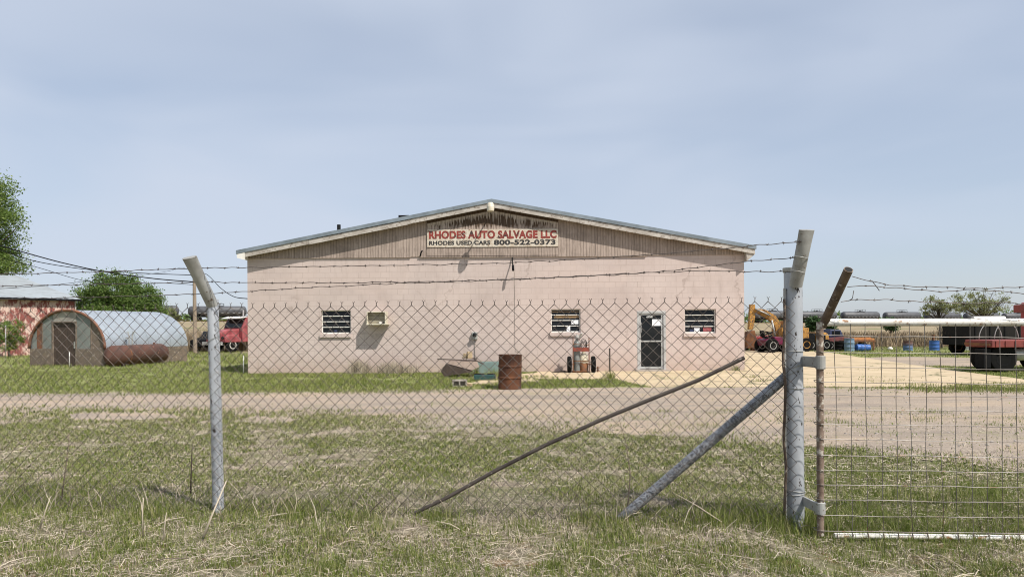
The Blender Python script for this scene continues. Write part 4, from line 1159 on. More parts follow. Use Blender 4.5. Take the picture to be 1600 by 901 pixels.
m.box(c_ + Vector((-0.16, 0, rt + 0.32)), (0.12, 0.05, 0.05)); m.build('valve', M['galv'], tk_)
m = MB(); m.lathe([(0, 0), (0.05, 0.0), (0.05, 0.09), (0, 0.1)], 10, Matrix.Translation(ta.lerp(tb, 0.86) + Vector((0, 0, rt - 0.02)))); m.build('filler_cap', M['rust'], tk_)
for f_ in (0.12, 0.85):
    p_ = ta.lerp(tb, f_); m = MB(); m.box((p_.x, p_.y, 0.04), (0.9, 0.18, 0.14), math.atan2(ax.y, ax.x) + R(90)); m.build('skid', M['darkwood'], tk_)

# barn
bc = Vector((P(118, 520, 48).x, 48, 0)); bu = Vector((-0.6, -0.8, 0)); bv = Vector((-0.8, 0.6, 0))
barn = thing('red_barn', 'barn of flaking red and pink sheet with grey metal roof', 'barn', tuple(bc))
def BP(u, v_, z): return bc + bu * u + bv * v_ + Vector((0, 0, z))
def barnbox(u0, u1, v0, v1, z0, z1, mm):
    vs = [BP(u, v_, z) for z in (z0, z1) for v_ in (v0, v1) for u in (u0, u1)]
    mm.add(vs, [(0, 1, 3, 2), (4, 5, 7, 6), (0, 1, 5, 4), (2, 3, 7, 6), (0, 2, 6, 4), (1, 3, 7, 5)])
BLn, BDp, ez, rz_ = 16.0, 22.0, P(118, 466, 48).z, 5.85
m = MB()
prof = []
nst = 220                                    # corrugated wall sheet
vs, fs = [], []
for k in range(nst + 1):
    u = BLn * k / nst; off = 0.022 * (1 if (k // 1) % 2 else -1)
    vs += [BP(u, off, -0.1), BP(u, off, ez - 0.06)]
for k in range(nst): fs.append((2 * k, 2 * k + 2, 2 * k + 3, 2 * k + 1))
m.add(vs, fs)
m.add([BP(0, 0, -0.1), BP(0, BDp, -0.1), BP(0, BDp, ez), BP(0, BDp / 2, rz_), BP(0, 0, ez)], [(0, 1, 2, 3, 4)])
m.add([BP(BLn, 0, -0.1), BP(BLn, BDp, -0.1), BP(BLn, BDp, ez), BP(BLn, BDp / 2, rz_), BP(BLn, 0, ez)], [(0, 1, 2, 3, 4)])
m.add([BP(0, BDp, -0.1), BP(BLn, BDp, -0.1), BP(BLn, BDp, ez), BP(0, BDp, ez)], [(0, 1, 2, 3)])
m.build('wall', M['barn'], barn)
m = MB()
vs, fs = [], []
nr = 90
for k in range(nr + 1):
    u = -0.25 + (BLn + 0.5) * k / nr; o_ = 0.012 * (1 if k % 2 else -1)
    vs += [BP(u, -0.35, ez - 0.06 + o_), BP(u, BDp / 2, rz_ + o_), BP(u, BDp + 0.35, ez - 0.06 + o_)]
for k in range(nr): fs += [(3 * k, 3 * k + 1, 3 * k + 4, 3 * k + 3), (3 * k + 1, 3 * k + 2, 3 * k + 5, 3 * k + 4)]
m.add(vs, fs); m.build('roof', M['galvroof'], barn)
m = MB(); barnbox(-0.26, BLn + 0.2, -0.36, -0.30, ez - 0.2, ez - 0.075, m); m.build('eave_board', M['black'], barn)
m = MB(); barnbox(-0.03, 0.05, -0.05, -0.026, -0.1, ez - 0.1, m); m.build('corner_trim', M['fascia'], barn)

# ------------------------------------------------------------------ trees and shrubs
def tree(name, label, base, blobs, leaf, nleaf, lsize, trunk_r, leafmat, seed, cat='tree', group=None, limbs=7, clump=0.55, bare=0):
    """blobs: (centre, radii) ellipsoids that make up the crown"""
    rr = np.random.default_rng(seed); pr_ = random.Random(seed)
    root = thing(name, label, cat, tuple(base), 0, group)
    base = Vector(base)
    cen = sum((Vector(b[0]) for b in blobs), Vector()) / len(blobs)
    m = MB()
    fork = base.lerp(Vector((cen.x, cen.y, cen.z)), 0.45); fork.x = base.x * 0.6 + fork.x * 0.4
    m.tube([base - Vector((0, 0, 0.3)), base.lerp(fork, 0.5) + Vector((pr_.uniform(-.1, .1), 0, 0)), fork], [trunk_r * 1.2, trunk_r, trunk_r * 0.8], 10)
    tips = []
    for c_, r_ in blobs:
        c_ = Vector(c_)
        for k in range(limbs):
            d_ = Vector((pr_.gauss(0, 1), pr_.gauss(0, 1), pr_.gauss(0.2, 0.9))).normalized()
            tip = c_ + Vector((d_.x * r_[0], d_.y * r_[1], d_.z * r_[2])) * pr_.uniform(0.65, 0.98)
            mid = fork.lerp(tip, 0.5) + Vector((pr_.uniform(-.2, .2), pr_.uniform(-.2, .2), pr_.uniform(0, .3))) * trunk_r * 4
            m.tube([fork, mid, tip], [trunk_r * 0.45, trunk_r * 0.28, trunk_r * 0.06], 6, False)
            tips.append(tip)
            for j in range(bare):
                e_ = Vector((pr_.gauss(0, 1), pr_.gauss(0, 1), pr_.gauss(0.4, 1))).normalized() * pr_.uniform(0.4, 1.0) * r_[0] * 0.5
                s_ = mid.lerp(tip, pr_.uniform(0.2, 0.9)); m.tube([s_, s_ + e_ * 0.6 + Vector((0, 0, 0.05)), s_ + e_], [trunk_r * 0.14, trunk_r * 0.08, trunk_r * 0.04], 4, False)
    m.build('trunk', M['bark'], root, True)
    # leaf clumps through the crown's volume
    vol = np.array([b[1][0] * b[1][1] * b[1][2] for b in blobs]); vol = vol / vol.sum()
    nclump = max(12, nleaf // 55)
    bi = rr.choice(len(blobs), nclump, p=vol)
    C_ = np.array([list(blobs[i][0]) for i in bi]); Rr = np.array([blobs[i][1] for i in bi])
    d_ = rr.normal(size=(nclump, 3)); d_ /= np.linalg.norm(d_, axis=1)[:, None]
    rad = rr.uniform(0.25, 1.0, (nclump, 1)) ** 0.55
    cc = C_ + d_ * Rr * rad
    cs = rr.uniform(0.35, 1.0, nclump) * clump
    ci = rr.integers(0, nclump, nleaf)
    off = rr.normal(size=(nleaf, 3)) * 0.5
    p_ = cc[ci] + off * cs[ci][:, None] * np.array([1, 1, 0.75])
    # leaf quads
    n_ = rr.normal(size=(nleaf, 3)); n_[:, 2] = np.abs(n_[:, 2]) + 0.35; n_ /= np.linalg.norm(n_, axis=1)[:, None]
    a_ = np.cross(n_, rr.normal(size=(nleaf, 3))); a_ /= np.linalg.norm(a_, axis=1)[:, None] + 1e-9
    b_ = np.cross(n_, a_)
    L_ = lsize * rr.uniform(0.6, 1.4, (nleaf, 1)); W_ = L_ * 0.55
    V = np.stack([p_ - a_ * L_, p_ - b_ * W_, p_ + a_ * L_, p_ + b_ * W_], 1).reshape(-1, 3) - np.array(base)
    fast_mesh('crown', V, np.full(nleaf, 4), np.arange(nleaf * 4), leafmat, root)
    return root
def blob(px, py, Y, rx, rz, ry=None):
    """ellipsoid centred at a pixel at distance Y, radii in pixels"""
    s = Y / FPX; return (tuple(P(px, py, Y)), (rx * s, (ry if ry else rx) * s, rz * s))
Y = 58
tree('broadleaf_tree', 'tall leafy tree behind the red barn at the picture edge', (P(-75, 540, Y).x, Y, 0),
     [blob(-75, 330, Y, 75, 70), blob(-25, 310, Y, 48, 42), blob(-10, 352, Y, 46, 36), blob(-60, 400, Y, 80, 45), blob(-20, 392, Y, 34, 24), blob(10, 415, Y, 30, 16), blob(-120, 290, Y, 70, 50)],
     None, 100000, 0.09, 0.3, M['leaf'], 3, limbs=6, clump=1.0)
Y = 62
tree('broadleaf_tree', 'round bushy green tree behind the arched hut', (P(190, 520, Y).x, Y, 0),
     [blob(178, 452, Y, 40, 28), blob(145, 470, Y, 32, 26), blob(215, 468, Y, 36, 24), blob(190, 490, Y, 60, 22), blob(240, 484, Y, 20, 16), blob(132, 484, Y, 20, 18)],
     None, 46000, 0.082, 0.22, M['leafdark'], 5, clump=0.75)
for (px, py, rx, rz2, Y, lab, cat, sd_, ms) in ((14, 522, 22, 28, 43, 'bushy green shrub in front of the red barn', 'shrub', 11, 'leaf'), (134, 508, 14, 20, 44, 'small green shrub between red barn and arched hut', 'shrub', 12, 'leaf'),
        (258, 492, 22, 10, 70, 'olive shrub showing over the right end of the hut roof', 'shrub', 13, 'leafpale'),
        (1270, 505, 9, 11, 60, 'dark green cedar bush right behind the gate post', 'bush', 14, 'cedar'), (1297, 509, 6, 8, 64, 'small dark bush behind the top of the gate upright', 'bush', 15, 'cedar'),
        (1392, 506, 8, 9, 60, 'lone green bush on the brown slope above the drums', 'bush', 16, 'cedar')):
    q = P(px, py, Y); g0 = float(hz(q.x, Y))
    tree('shrub' if cat == 'shrub' else 'cedar_bush', lab, (q.x, Y, g0), [blob(px, py, Y, rx, rz2), blob(px - rx * 0.4, py + rz2 * 0.35, Y, rx * 0.7, rz2 * 0.75), blob(px + rx * 0.4, py + rz2 * 0.4, Y, rx * 0.65, rz2 * 0.7)], None, 3600, 0.07 * Y / 50, 0.05, M[ms], sd_, cat, limbs=4, clump=0.35)
Y = 78
tree('budding_tree', 'thinly leafed spreading tree behind the flatbed truck', (P(1540, 510, Y).x, Y, float(hz(P(1540, 510, Y).x, Y))), [blob(1520, 470, Y, 26, 18), blob(1552, 466, Y, 24, 16), blob(1535, 480, Y, 38, 10), blob(1500, 478, Y, 14, 10)], None, 5200, 0.085, 0.14, M['leafpale'], 21, limbs=9, clump=0.6, bare=6)
Y = 82
tree('budding_tree', 'lower thinly leafed tree left of the spreading one', (P(1468, 512, Y).x, Y, float(hz(P(1468, 512, Y).x, Y))), [blob(1460, 474, Y, 18, 11), blob(1478, 482, Y, 18, 9), blob(1450, 484, Y, 11, 9)], None, 3400, 0.085, 0.11, M['leafpale'], 22, limbs=9, clump=0.55, bare=6)
Y = 47
tree('bare_tree', 'bare leaning branches behind the blue drum', (P(1470, 549, Y).x, Y, 0), [blob(1458, 520, Y, 14, 13), blob(1476, 512, Y, 10, 10)], None, 60, 0.03, 0.07, M['leafpale'], 23, limbs=8, bare=5)
# trees far off behind the train
def far_line(name, x0, x1, top, Y, n, mat, seed):
    rr = np.random.default_rng(seed); nn = n
    px = rr.uniform(x0, x1, nn); h = np.abs(rr.normal(0, 1, nn)) * 0.35 + rr.uniform(0, 1, nn)
    prof_ = 0.35 + 0.65 * vnoise(px * 0.11, px * 0, seed)
    a = np.array([list(P(p, HY, Y)) for p in px]); a[:, 2] = 1.0 + rr.uniform(0, 1, nn) * prof_ * top
    a[:, 1] += rr.uniform(-8, 8, nn)
    n_ = rr.normal(size=(nn, 3)); n_ /= np.linalg.norm(n_, axis=1)[:, None]
    u_ = np.cross(n_, rr.normal(size=(nn, 3))); u_ /= np.linalg.norm(u_, axis=1)[:, None]; w_ = np.cross(n_, u_)
    S = rr.uniform(0.5, 1.2, (nn, 1))
    V = np.stack([a - u_ * S, a - w_ * S * 0.6, a + u_ * S, a + w_ * S * 0.6], 1).reshape(-1, 3)
    o = fast_mesh(name, V, np.full(nn, 4), np.arange(nn * 4), mat)
    struct(o, 'stuff', 'low green tree line on the horizon behind the train', 'treeline')
far_line('treeline', -40, 400, 9.5, 330, 5000, M['leafdark'], 2)
far_line('treeline', 1150, 1700, 10.5, 480, 6000, M['leafdark'], 4)

# ------------------------------------------------------------------ utility pole and cables
Y = 47
px0 = P(305, 552, Y); px1 = P(303.5, 424, Y)
up = thing('utility_pole', 'weathered wooden utility pole between hut and red truck', 'utility pole', (px0.x, Y, 0))
m = MB(); m.tube([(px0.x, Y, -0.3), (px1.x, Y, px1.z)], [0.14, 0.10], 12); m.build('shaft', M['pole'], up, 40)
m = MB(); m.box((px1.x, Y - 0.12, px1.z - 0.25), (0.35, 0.08, 0.08)); m.tube([(px1.x - 0.15, Y - 0.13, px1.z - 0.2), (px1.x - 0.15, Y - 0.13, px1.z - 0.05)], 0.04, 8); m.build('insulator', M['black'], up)
def cable(pts, r, lab):
    m = MB()
    for i in range(1): pass
    # smooth through the points
    out = []
    P_ = [Vector(p) for p in pts]
    for i in range(len(P_) - 1):
        p0_, p1_, p2_, p3_ = P_[max(0, i - 1)], P_[i], P_[i + 1], P_[min(len(P_) - 1, i + 2)]
        for j in range(8):
            t_ = j / 8
            out.append(0.5 * ((2 * p1_) + (p2_ - p0_) * t_ + (2 * p0_ - 5 * p1_ + 4 * p2_ - p3_) * t_ ** 2 + (3 * p1_ - p0_ - 3 * p2_ + p3_) * t_ ** 3))
    out.append(P_[-1]); m.tube(out, r, 5)
    tag(m.build('power_cable', M['black'], None, True), lab, 'cable', 'overhead cables at the utility pole')
tp = Vector((px1.x, Y - 0.15, px1.z - 0.15))
cable([P(-120, 352, 42), P(0, 384, 43), P(44, 396, 44), P(100, 411, 45), P(164, 424.5, 46), P(240, 435, 46.6), tp + Vector((0, 0, -0.55))], 0.035, 'thick black cable sagging steeply from the left to the pole')
cable([P(-120, 360, 42), P(0, 391, 43), P(60, 409, 44), P(147, 422, 45.5), P(230, 427, 46.5), tp + Vector((0, 0, -0.1))], 0.024, 'middle thin black cable from the left to the pole top')
cable([P(-120, 378, 40), P(0, 403, 41), P(60, 418, 43), P(125, 437, 44), P(180, 444, 45.5), P(250, 442, 46.6), tp + Vector((0, 0, -0.75))], 0.016, 'lowest and thinnest cable from the left to the pole')
cable([tp, P(322, 428, 44), P(345, 450, 38), P(365, 463, 33), P(388, 466.5, WY + 0.5)], 0.018, 'slack cable drooping from the pole to the building corner')
cable([tp, P(285, 418, 44), P(255, 425, 40), P(160, 436, 34), P(60, 447, 30), P(-140, 458, 26)], 0.010, 'thin wire crossing low from the pole top to the left edge')

# ------------------------------------------------------------------ vehicles and scrap in the back yard
def add_wheel(root, c, r, w_, axis='x', name='wheel', rim='galv'):
    tm, hm = wheel_bm(c, r, w_, axis)
    wo = tm.build(name, M['rubber'], root, 40, local=True); hm.build('rim', M[rim], wo, 40, local=True)
# red lorry left of the building, nose towards the viewer
gq = G(368, 549)
tr = thing('red_truck', 'faded red lorry parked behind the left corner of the pink building', 'truck', (P(366, 548, 50).x, 50, 0), R(-32))
m = MB(); m.prism([(-1.6, 0.75), (-0.1, 0.75), (-0.1, 1.62), (-1.3, 1.5), (-1.62, 1.35)], -0.72, 0.72, axis='x')   # hood along -y
m.build('hood', M['pinkred'], tr, local=True, bevel=0.05)
m = MB(); m.prism([(-0.1, 0.7), (1.7, 0.7), (1.7, 2.45), (0.25, 2.45), (-0.1, 1.65)], -1.05, 1.05, axis='x'); m.build('cab', M['pinkred'], tr, local=True, bevel=0.04)
m = MB(); m.prism([(-0.105, 1.7), (0.22, 2.35), (0.20, 2.36), (-0.125, 1.7)], -0.92, 0.92, axis='x'); m.build('windscreen', M['glass'], tr, local=True)
m = MB(); m.prism([(-0.25, 2.38), (0.3, 2.5), (0.3, 2.46), (-0.25, 2.33)], -1.08, 1.08, axis='x'); m.build('sun_visor', M['white'], tr, local=True)
for s in (-1, 1):
    m = MB(); m.box((s * 1.052, 0.8, 2.05), (0.012, 0.9, 0.55)); m.build('side_window', M['glass'], tr, local=True)
    m = MB(); m.prism([(-1.5, 0.7), (-1.45, 1.05), (-1.15, 1.22), (-0.6, 1.22), (-0.25, 0.95), (-0.2, 0.7)], 0.72 * s, 1.08 * s, axis='x'); m.build('fender', M['pinkred'], tr, local=True, bevel=0.03)
    m = MB(); m.lathe([(0, 0), (0.11, 0), (0.12, 0.05), (0.06, 0.1)], 14, Matrix.Translation((s * 0.85, -1.52, 1.0)) @ Matrix.Rotation(R(90), 4, 'X')); m.build('headlight', M['glass'], tr, 40, local=True)
    add_wheel(tr, (s * 0.92, -0.85, 0.5), 0.5, 0.26, rim='white'); add_wheel(tr, (s * 0.92, 4.2, 0.5), 0.5, 0.4)
    m = MB(); m.tube([(s * 1.12, 1.62, 0.7), (s * 1.12, 1.62, 1.9)], 0.12, 12); m.tube([(s * 1.12, 1.62, 1.9), (s * 1.12, 1.62, 3.0)], 0.06, 10); m.build('exhaust_stack', M['alu'], tr, 40, local=True)
m = MB(); m.box((0, -1.63, 1.02), (1.0, 0.03, 0.5)); m.build('grille', M['black'], tr, local=True)
m = MB(); m.box((0, -1.75, 0.62), (2.1, 0.14, 0.22)); m.build('bumper', M['alu'], tr, local=True, bevel=0.02)
m = MB(); m.box((0, 3.2, 0.8), (0.8, 5.0, 0.22)); m.box((0, 4.6, 1.05), (2.2, 2.2, 0.14)); m.build('chassis', M['black'], tr, local=True)
m = MB(); m.box((-0.2, -1.2, 1.9), (0.04, 0.04, 0.7)); m.box((-0.55, -1.1, 1.75), (0.03, 0.03, 0.5)); m.build('mirror_bracket', M['alu'], tr, local=True)
# dark car tucked behind the lorry
cv = thing('parked_car', 'dark old car beside the faded red lorry', 'car', (P(341, 548, 51.5).x, 51.5, 0), R(80))
m = MB(); m.prism([(-2.1, 0.35), (2.0, 0.35), (2.05, 0.8), (1.2, 0.95), (-1.2, 1.0), (-2.1, 0.85)], -0.85, 0.85); m.build('body', M['black'], cv, local=True, bevel=0.06)
m = MB(); m.prism([(-1.2, 0.99), (1.0, 0.94), (0.45, 1.42), (-0.75, 1.45)], -0.72, 0.72); m.build('cabin', M['glass'], cv, local=True, bevel=0.05)
for x in (-1.3, 1.3):
    for s in (-1, 1): add_wheel(cv, (x, s * 0.8, 0.32), 0.32, 0.2, 'y')
# backhoe: yellow boom and stick folded beside the building corner
Y = 44
bh = thing('yellow_excavator', 'yellow backhoe excavator with folded boom beside the building corner', 'excavator', (P(1222, 545, Y).x, Y, 0))
def pp(px, py, dy=0): return P(px, py, Y + dy)
def beam(m, pts, w0, th):
    """bent plate box beam through pixel points, w0 list of half heights"""
    k = len(pts); P_ = [Vector(p) for p in pts]; vs, fs = [], []
    for i, p in enumerate(P_):
        t_ = (P_[min(i + 1, k - 1)] - P_[max(i - 1, 0)]).normalized(); u_ = Vector((-t_.z, 0, t_.x))
        for sy_ in (-th / 2, th / 2):
            vs += [p + u_ * w0[i] + Vector((0, sy_, 0)), p - u_ * w0[i] + Vector((0, sy_, 0))]
    for i in range(k - 1):
        a = i * 4; b = a + 4
        fs += [(a, b, b + 1, a + 1), (a + 2, a + 3, b + 3, b + 2), (a, a + 2, b + 2, b), (a + 1, b + 1, b + 3, a + 3)]
    fs += [(0, 1, 3, 2), ((k - 1) * 4, (k - 1) * 4 + 2, (k - 1) * 4 + 3, (k - 1) * 4 + 1)]
    m.add(vs, fs)
m = MB(); beam(m, [pp(1175, 475.5), pp(1174.5, 495), pp(1172, 515)], [0.15, 0.17, 0.13], 0.32); m.build('stick', M['yellow'], bh, bevel=0.02)
m = MB(); beam(m, [pp(1177, 484, -0.05), pp(1192, 488, -0.05), pp(1207, 497, -0.05), pp(1214, 508, -0.05), pp(1217, 525, -0.05)], [0.10, 0.20, 0.22, 0.2, 0.13], 0.36); m.build('boom', M['yellow'], bh, bevel=0.02)
m = MB(); m.tube([pp(1180, 482, -0.3), pp(1204, 493, -0.3)], 0.05, 8); m.tube([pp(1206, 500, -0.3), pp(1212, 530, -0.3)], 0.06, 8); m.build('hydraulic_ram', M['galv'], bh, True)
m = MB(); m.prism([(pp(1166, 518).x, pp(1166, 518).z), (pp(1177, 516).x, pp(1177, 516).z), (pp(1180, 530).x, pp(1180, 530).z), (pp(1176, 543).x, pp(1176, 543).z), (pp(1166, 544).x, pp(1166, 544).z), (pp(1163, 530).x, pp(1163, 530).z)], Y - 0.3, Y + 0.3); m.build('bucket', M['rust'], bh, bevel=0.03)
m = MB(); c_ = pp(1226, 524); m.bb((c_.x - 0.5, Y - 0.8, 0.7), (c_.x + 1.2, Y + 0.9, 1.45)); m.prism([(c_.x - 0.3, 1.45), (c_.x + 1.0, 1.45), (c_.x + 0.8, 1.75), (c_.x - 0.2, 1.9)], Y - 0.6, Y + 0.6); m.build('body', M['yellow'], bh, bevel=0.04)
m = MB(); m.bb((c_.x - 0.38, Y - 0.9, 0.75), (c_.x + 0.5, Y - 0.81, 1.35)); m.build('engine_cover', M['black'], bh)
for x in (-0.9, 1.0):
    for s in (-0.8, 0.8):
        tm, hm = wheel_bm((c_.x + x, Y + s, 0.42), 0.42, 0.3, 'y'); wo = tm.build('wheel', M['rubber'], bh, 40); hm.build('rim', M['yellow'], wo, 40)
# red tractor + maroon mower
def tractor(label, px, Y, rz_, mat, L=2.0, name='garden_tractor'):
    r_ = thing(name, label, 'tractor', (P(px, 545, Y).x, Y, 0), rz_)
    m = MB(); m.prism([(-L * 0.5, 0.45), (L * 0.15, 0.45), (L * 0.15, 0.95), (-L * 0.42, 0.88), (-L * 0.52, 0.72)], -0.3, 0.3); m.build('hood', mat, r_, local=True, bevel=0.05)
    m = MB(); m.prism([(L * 0.15, 0.4), (L * 0.5, 0.4), (L * 0.52, 0.75), (L * 0.3, 0.85), (L * 0.15, 0.6)], -0.5, 0.5); m.build('rear_fender', mat, r_, local=True, bevel=0.05)
    m = MB(); m.box((L * 0.32, 0, 0.92), (0.4, 0.45, 0.1)); m.box((L * 0.48, 0, 1.12), (0.08, 0.42, 0.4), ry=0.15); m.build('seat', M['black'], r_, local=True, bevel=0.03)
    m = MB(); m.tube([(L * 0.1, 0, 0.9), (L * 0.2, 0, 1.15)], 0.025, 8); m.lathe([(0.15, -0.015), (0.18, -0.015), (0.18, 0.015), (0.15, 0.015)], 16, Matrix.Translation((L * 0.2, 0, 1.16)) @ Matrix.Rotation(0.4, 4, 'Y')); m.build('steering_wheel', M['black'], r_, local=True)
    for s in (-1, 1):
        add_wheel(r_, (L * 0.33, s * 0.55, 0.42), 0.42, 0.28, 'y'); add_wheel(r_, (-L * 0.38, s * 0.45, 0.28), 0.28, 0.18, 'y')
    return r_
tractor('small red tractor under the yellow boom', 1190, 46, R(15), M['redpaint'], 2.3)
tractor('maroon lawn tractor with pale wheel hubs near the gate post', 1212, 42.5, R(195), M['maroon'], 1.9)
m = MB(); q = P(1186, 540, 45.2); m.prism([(-0.5, 0), (0.55, 0), (0.3, 0.4), (-0.1, 0.62), (-0.4, 0.3)], -0.3, 0.3, Matrix.Translation((q.x, 45.2, 0))); tag(m.build('rusty_plate', M['rust'], None, bevel=0.03), 'rusty bent scrap plate between bucket and tractor', 'scrap')
# yellow wheeled loader right of the gate post
Y = 45
ld = thing('yellow_loader', 'small yellow machine with dark wheels right behind the gate post', 'loader', (P(1272, 543, Y).x, Y, 0), R(10))
m = MB(); m.prism([(-0.1, 0.35), (0.75, 0.35), (0.75, 1.0), (0.55, 1.15), (-0.1, 1.15)], -0.45, 0.45); m.build('body', M['yellow'], ld, local=True, bevel=0.04)
m = MB(); m.box((-0.5, 0, 0.85), (0.7, 0.7, 0.5)); m.tube([(-0.7, 0, 1.1), (-0.7, 0, 1.45)], 0.05, 8); m.build('engine', M['black'], ld, local=True, bevel=0.03)
m = MB(); m.box((0.3, -0.46, 0.85), (0.4, 0.02, 0.3)); m.build('vent_grille', M['black'], ld, local=True)
for x in (-0.55, 0.5):
    for s in (-1, 1): add_wheel(ld, (x, s * 0.5, 0.36), 0.36, 0.24, 'y')
# scrapped pickup
Y = 46
pk = thing('scrap_pickup', 'dark scrapped pickup with navy cab among the junk', 'pickup', (P(1302, 543, Y).x, Y, 0), R(8))
m = MB(); m.prism([(-0.9, 0.45), (0.9, 0.45), (0.9, 0.75), (0.2, 0.85), (-0.9, 0.8)], -0.7, 0.7); m.build('body', worn('scrap_red', (0.14, 0.04, 0.04), (0.09, 0.03, 0.03), (0.2, 0.12, 0.08), 4), pk, local=True, bevel=0.04)
m = MB(); m.prism([(-0.7, 0.81), (0.35, 0.85), (0.15, 1.3), (-0.6, 1.35)], -0.62, 0.62); m.build('cab', M['navy'], pk, local=True, bevel=0.05)
m = MB(); m.box((-0.2, -0.63, 1.08), (0.55, 0.02, 0.3)); m.build('window', M['glass'], pk, local=True)
for x in (-0.6, 0.6):
    for s in (-1, 1): add_wheel(pk, (x, s * 0.62, 0.3), 0.3, 0.2, 'y')
# trailer frame with orange boards, drums
Y = 44
tl = thing('flat_trailer', 'low trailer stacked with orange brown boards', 'trailer', (P(1342, 548, Y).x, Y, 0), R(4))
m = MB(); m.box((0, 0.2, 0.6), (1.8, 1.0, 0.1)); m.box((-0.75, -0.25, 0.3), (0.08, 0.08, 0.6)); m.box((0.8, -0.25, 0.3), (0.08, 0.08, 0.6)); m.build('frame', M['rust'], tl, local=True)
m = MB(); m.box((0.05, 0.1, 0.72), (1.75, 0.5, 0.1)); m.box((0.1, 0.0, 0.8), (1.3, 0.25, 0.06), 0.06); m.build('board', M['orange'], tl, local=True)
for x in (-0.6, 0.65): add_wheel(tl, (x, 0.75, 0.3), 0.3, 0.2, 'y')
def drum(label, px, py, Y, mat, lying=False, r=0.29, h=0.88, group=None):
    q = P(px, py, Y)
    Mx = Matrix.Translation((q.x, Y, 0 if not lying else r)) @ (Matrix.Rotation(R(92), 4, 'Y') if lying else Matrix.Rotation(0, 4, 'Y'))
    m = MB(); m.lathe(drum_mesh(r, h) + [(0.0, h - 0.03)], 24, Mx)
    return tag(m.build('oil_drum', mat, None, 35), label, 'drum', group)
two = NT('rust_over_blue', 0.7); X = two.xyz(); two.col(two.mix(two.step(two.math('ADD', X[2], two.math('MULTIPLY', two.noise(6), 0.3)), 0.35, 0.6), (0.08, 0.15, 0.28), (0.10, 0.05, 0.04)))
drum('pale blue metal drum upright in front of the trailer', 1327, 551, 43.2, M['paleblue'], h=0.8)
drum('bright blue barrel lying on its side under the boards', 1338, 547, 43.1, M['blue'], True, 0.22, 0.8)
drum('dark drum with blue base standing alone at the brush edge', 1418.5, 552, 43.5, two.m, h=0.62, r=0.26)
drum('bright blue plastic drum standing at the brush edge', 1460, 553, 43.5, M['blue'], h=0.62, r=0.28)
drum('pale grey plastic drum under the flatbed tail', 1507, 552, 44.0, M['sticker'], h=0.6, r=0.26)
q = P(1458, 535, 43.5); m = MB(); m.tube([(q.x, 43.5, 0.6), (q.x + 0.02, 43.5, 0.98)], [0.07, 0.1], 10); tag(m.build('rusty_pot', M['rust'], None, 40), 'rusty pipe piece on top of the bright blue drum', 'pipe piece')
q = G(1433, 549.5); m = MB(); m.lathe([(0, 0.0), (0.14, 0.02), (0.15, 0.12), (0.08, 0.2), (0, 0.21)], 12, Matrix.Translation((q.x, 44.5, 0))); tag(m.build('plastic_jug', M['white'], None, True), 'small white jug on grass between the two drums', 'jug')
q = P(1311, 547, 44.2)
m = MB()
for k in range(3): m.lathe([(0.16, 0), (0.3, 0.0), (0.33, 0.07), (0.33, 0.13), (0.3, 0.2), (0.16, 0.2)], 18, Matrix.Translation((q.x + 0.06 * k, 44.2, 0.205 * k)))
old = m
for k in range(3):
    m = MB(); m.lathe([(0.16, 0), (0.3, 0.0), (0.33, 0.07), (0.33, 0.13), (0.3, 0.2), (0.16, 0.2)], 18, Matrix.Translation((q.x + 0.03 * k, 44.2, 0.205 * k)))
    tag(m.build('old_tyre', M['rubber'], None, 40), ('bottom', 'middle', 'top')[k] + ' black tyre of the small stack left of the pale blue drum', 'tyre', 'stacked old tyres')

# flatbed truck on the right
Yt = 23.6
ft = thing('flatbed_truck', 'dark red flatbed truck seen from behind the gate mesh', 'truck', (P(1562, 588, Yt).x, Yt, 0))
def fq(px, py, dy=0.0): return P(px, py, Yt + dy)
a, b = fq(1512, 543), fq(1590, 531)
a.x += 0.75
m = MB(); m.bb((a.x, Yt - 0.1, a.z), (b.x + 1.6, Yt + 1.3, b.z)); m.build('bed', M['deepred'], ft, bevel=0.02)
for k in range(6):
    x = a.x + 0.12 + k * 0.32; m = MB(); m.bb((x, Yt - 0.125, a.z + 0.02), (x + 0.05, Yt - 0.102, b.z - 0.02)); m.build('stake_pocket', M['deepred'], ft)
m = MB(); m.bb((a.x - 0.06, Yt - 0.06, a.z + 0.06), (a.x - 0.002, Yt + 1.25, b.z - 0.1)); m.build('rear_sill', M['rust'], ft)
c_ = Vector((18.6, 0, 0))
m = MB(); m.prism([(c_.x - 0.05, 0.75), (c_.x + 2.2, 0.75), (c_.x + 2.2, 1.5), (c_.x + 1.5, 1.6), (c_.x + 1.2, 2.35), (c_.x - 0.05, 2.4)], Yt + 0.1, Yt + 2.1); cab_ = m.build('cab', M['redpaint'], ft, bevel=0.05)
m = MB(); m.bb((c_.x + 0.12, Yt + 0.085, 1.62), (c_.x + 1.05, Yt + 0.097, 2.2)); m.build('window', M['glass'], cab_)
m = MB(); r0 = Vector((18.15, 0, fq(1580, 487).z)); m.bb((r0.x, Yt + 0.6, r0.z), (r0.x + 2.0, Yt + 1.9, r0.z + 0.28)); m.build('roof_box', M['deepred'], ft, bevel=0.03)
m = MB(); m.bb((r0.x + 0.6, Yt + 0.6, 1.9), (r0.x + 0.68, Yt + 0.7, r0.z)); m.bb((r0.x + 0.6, Yt + 1.5, 1.9), (r0.x + 0.68, Yt + 1.6, r0.z)); m.build('roof_bracket', M['black'], ft)
m = MB(); m.bb((fq(1538, 550).x, Yt + 0.02, fq(1530, 575).z), (fq(1549, 550).x, Yt + 0.5, fq(1530, 545).z)); m.build('mud_flap', M['black'], ft, bevel=0.01)
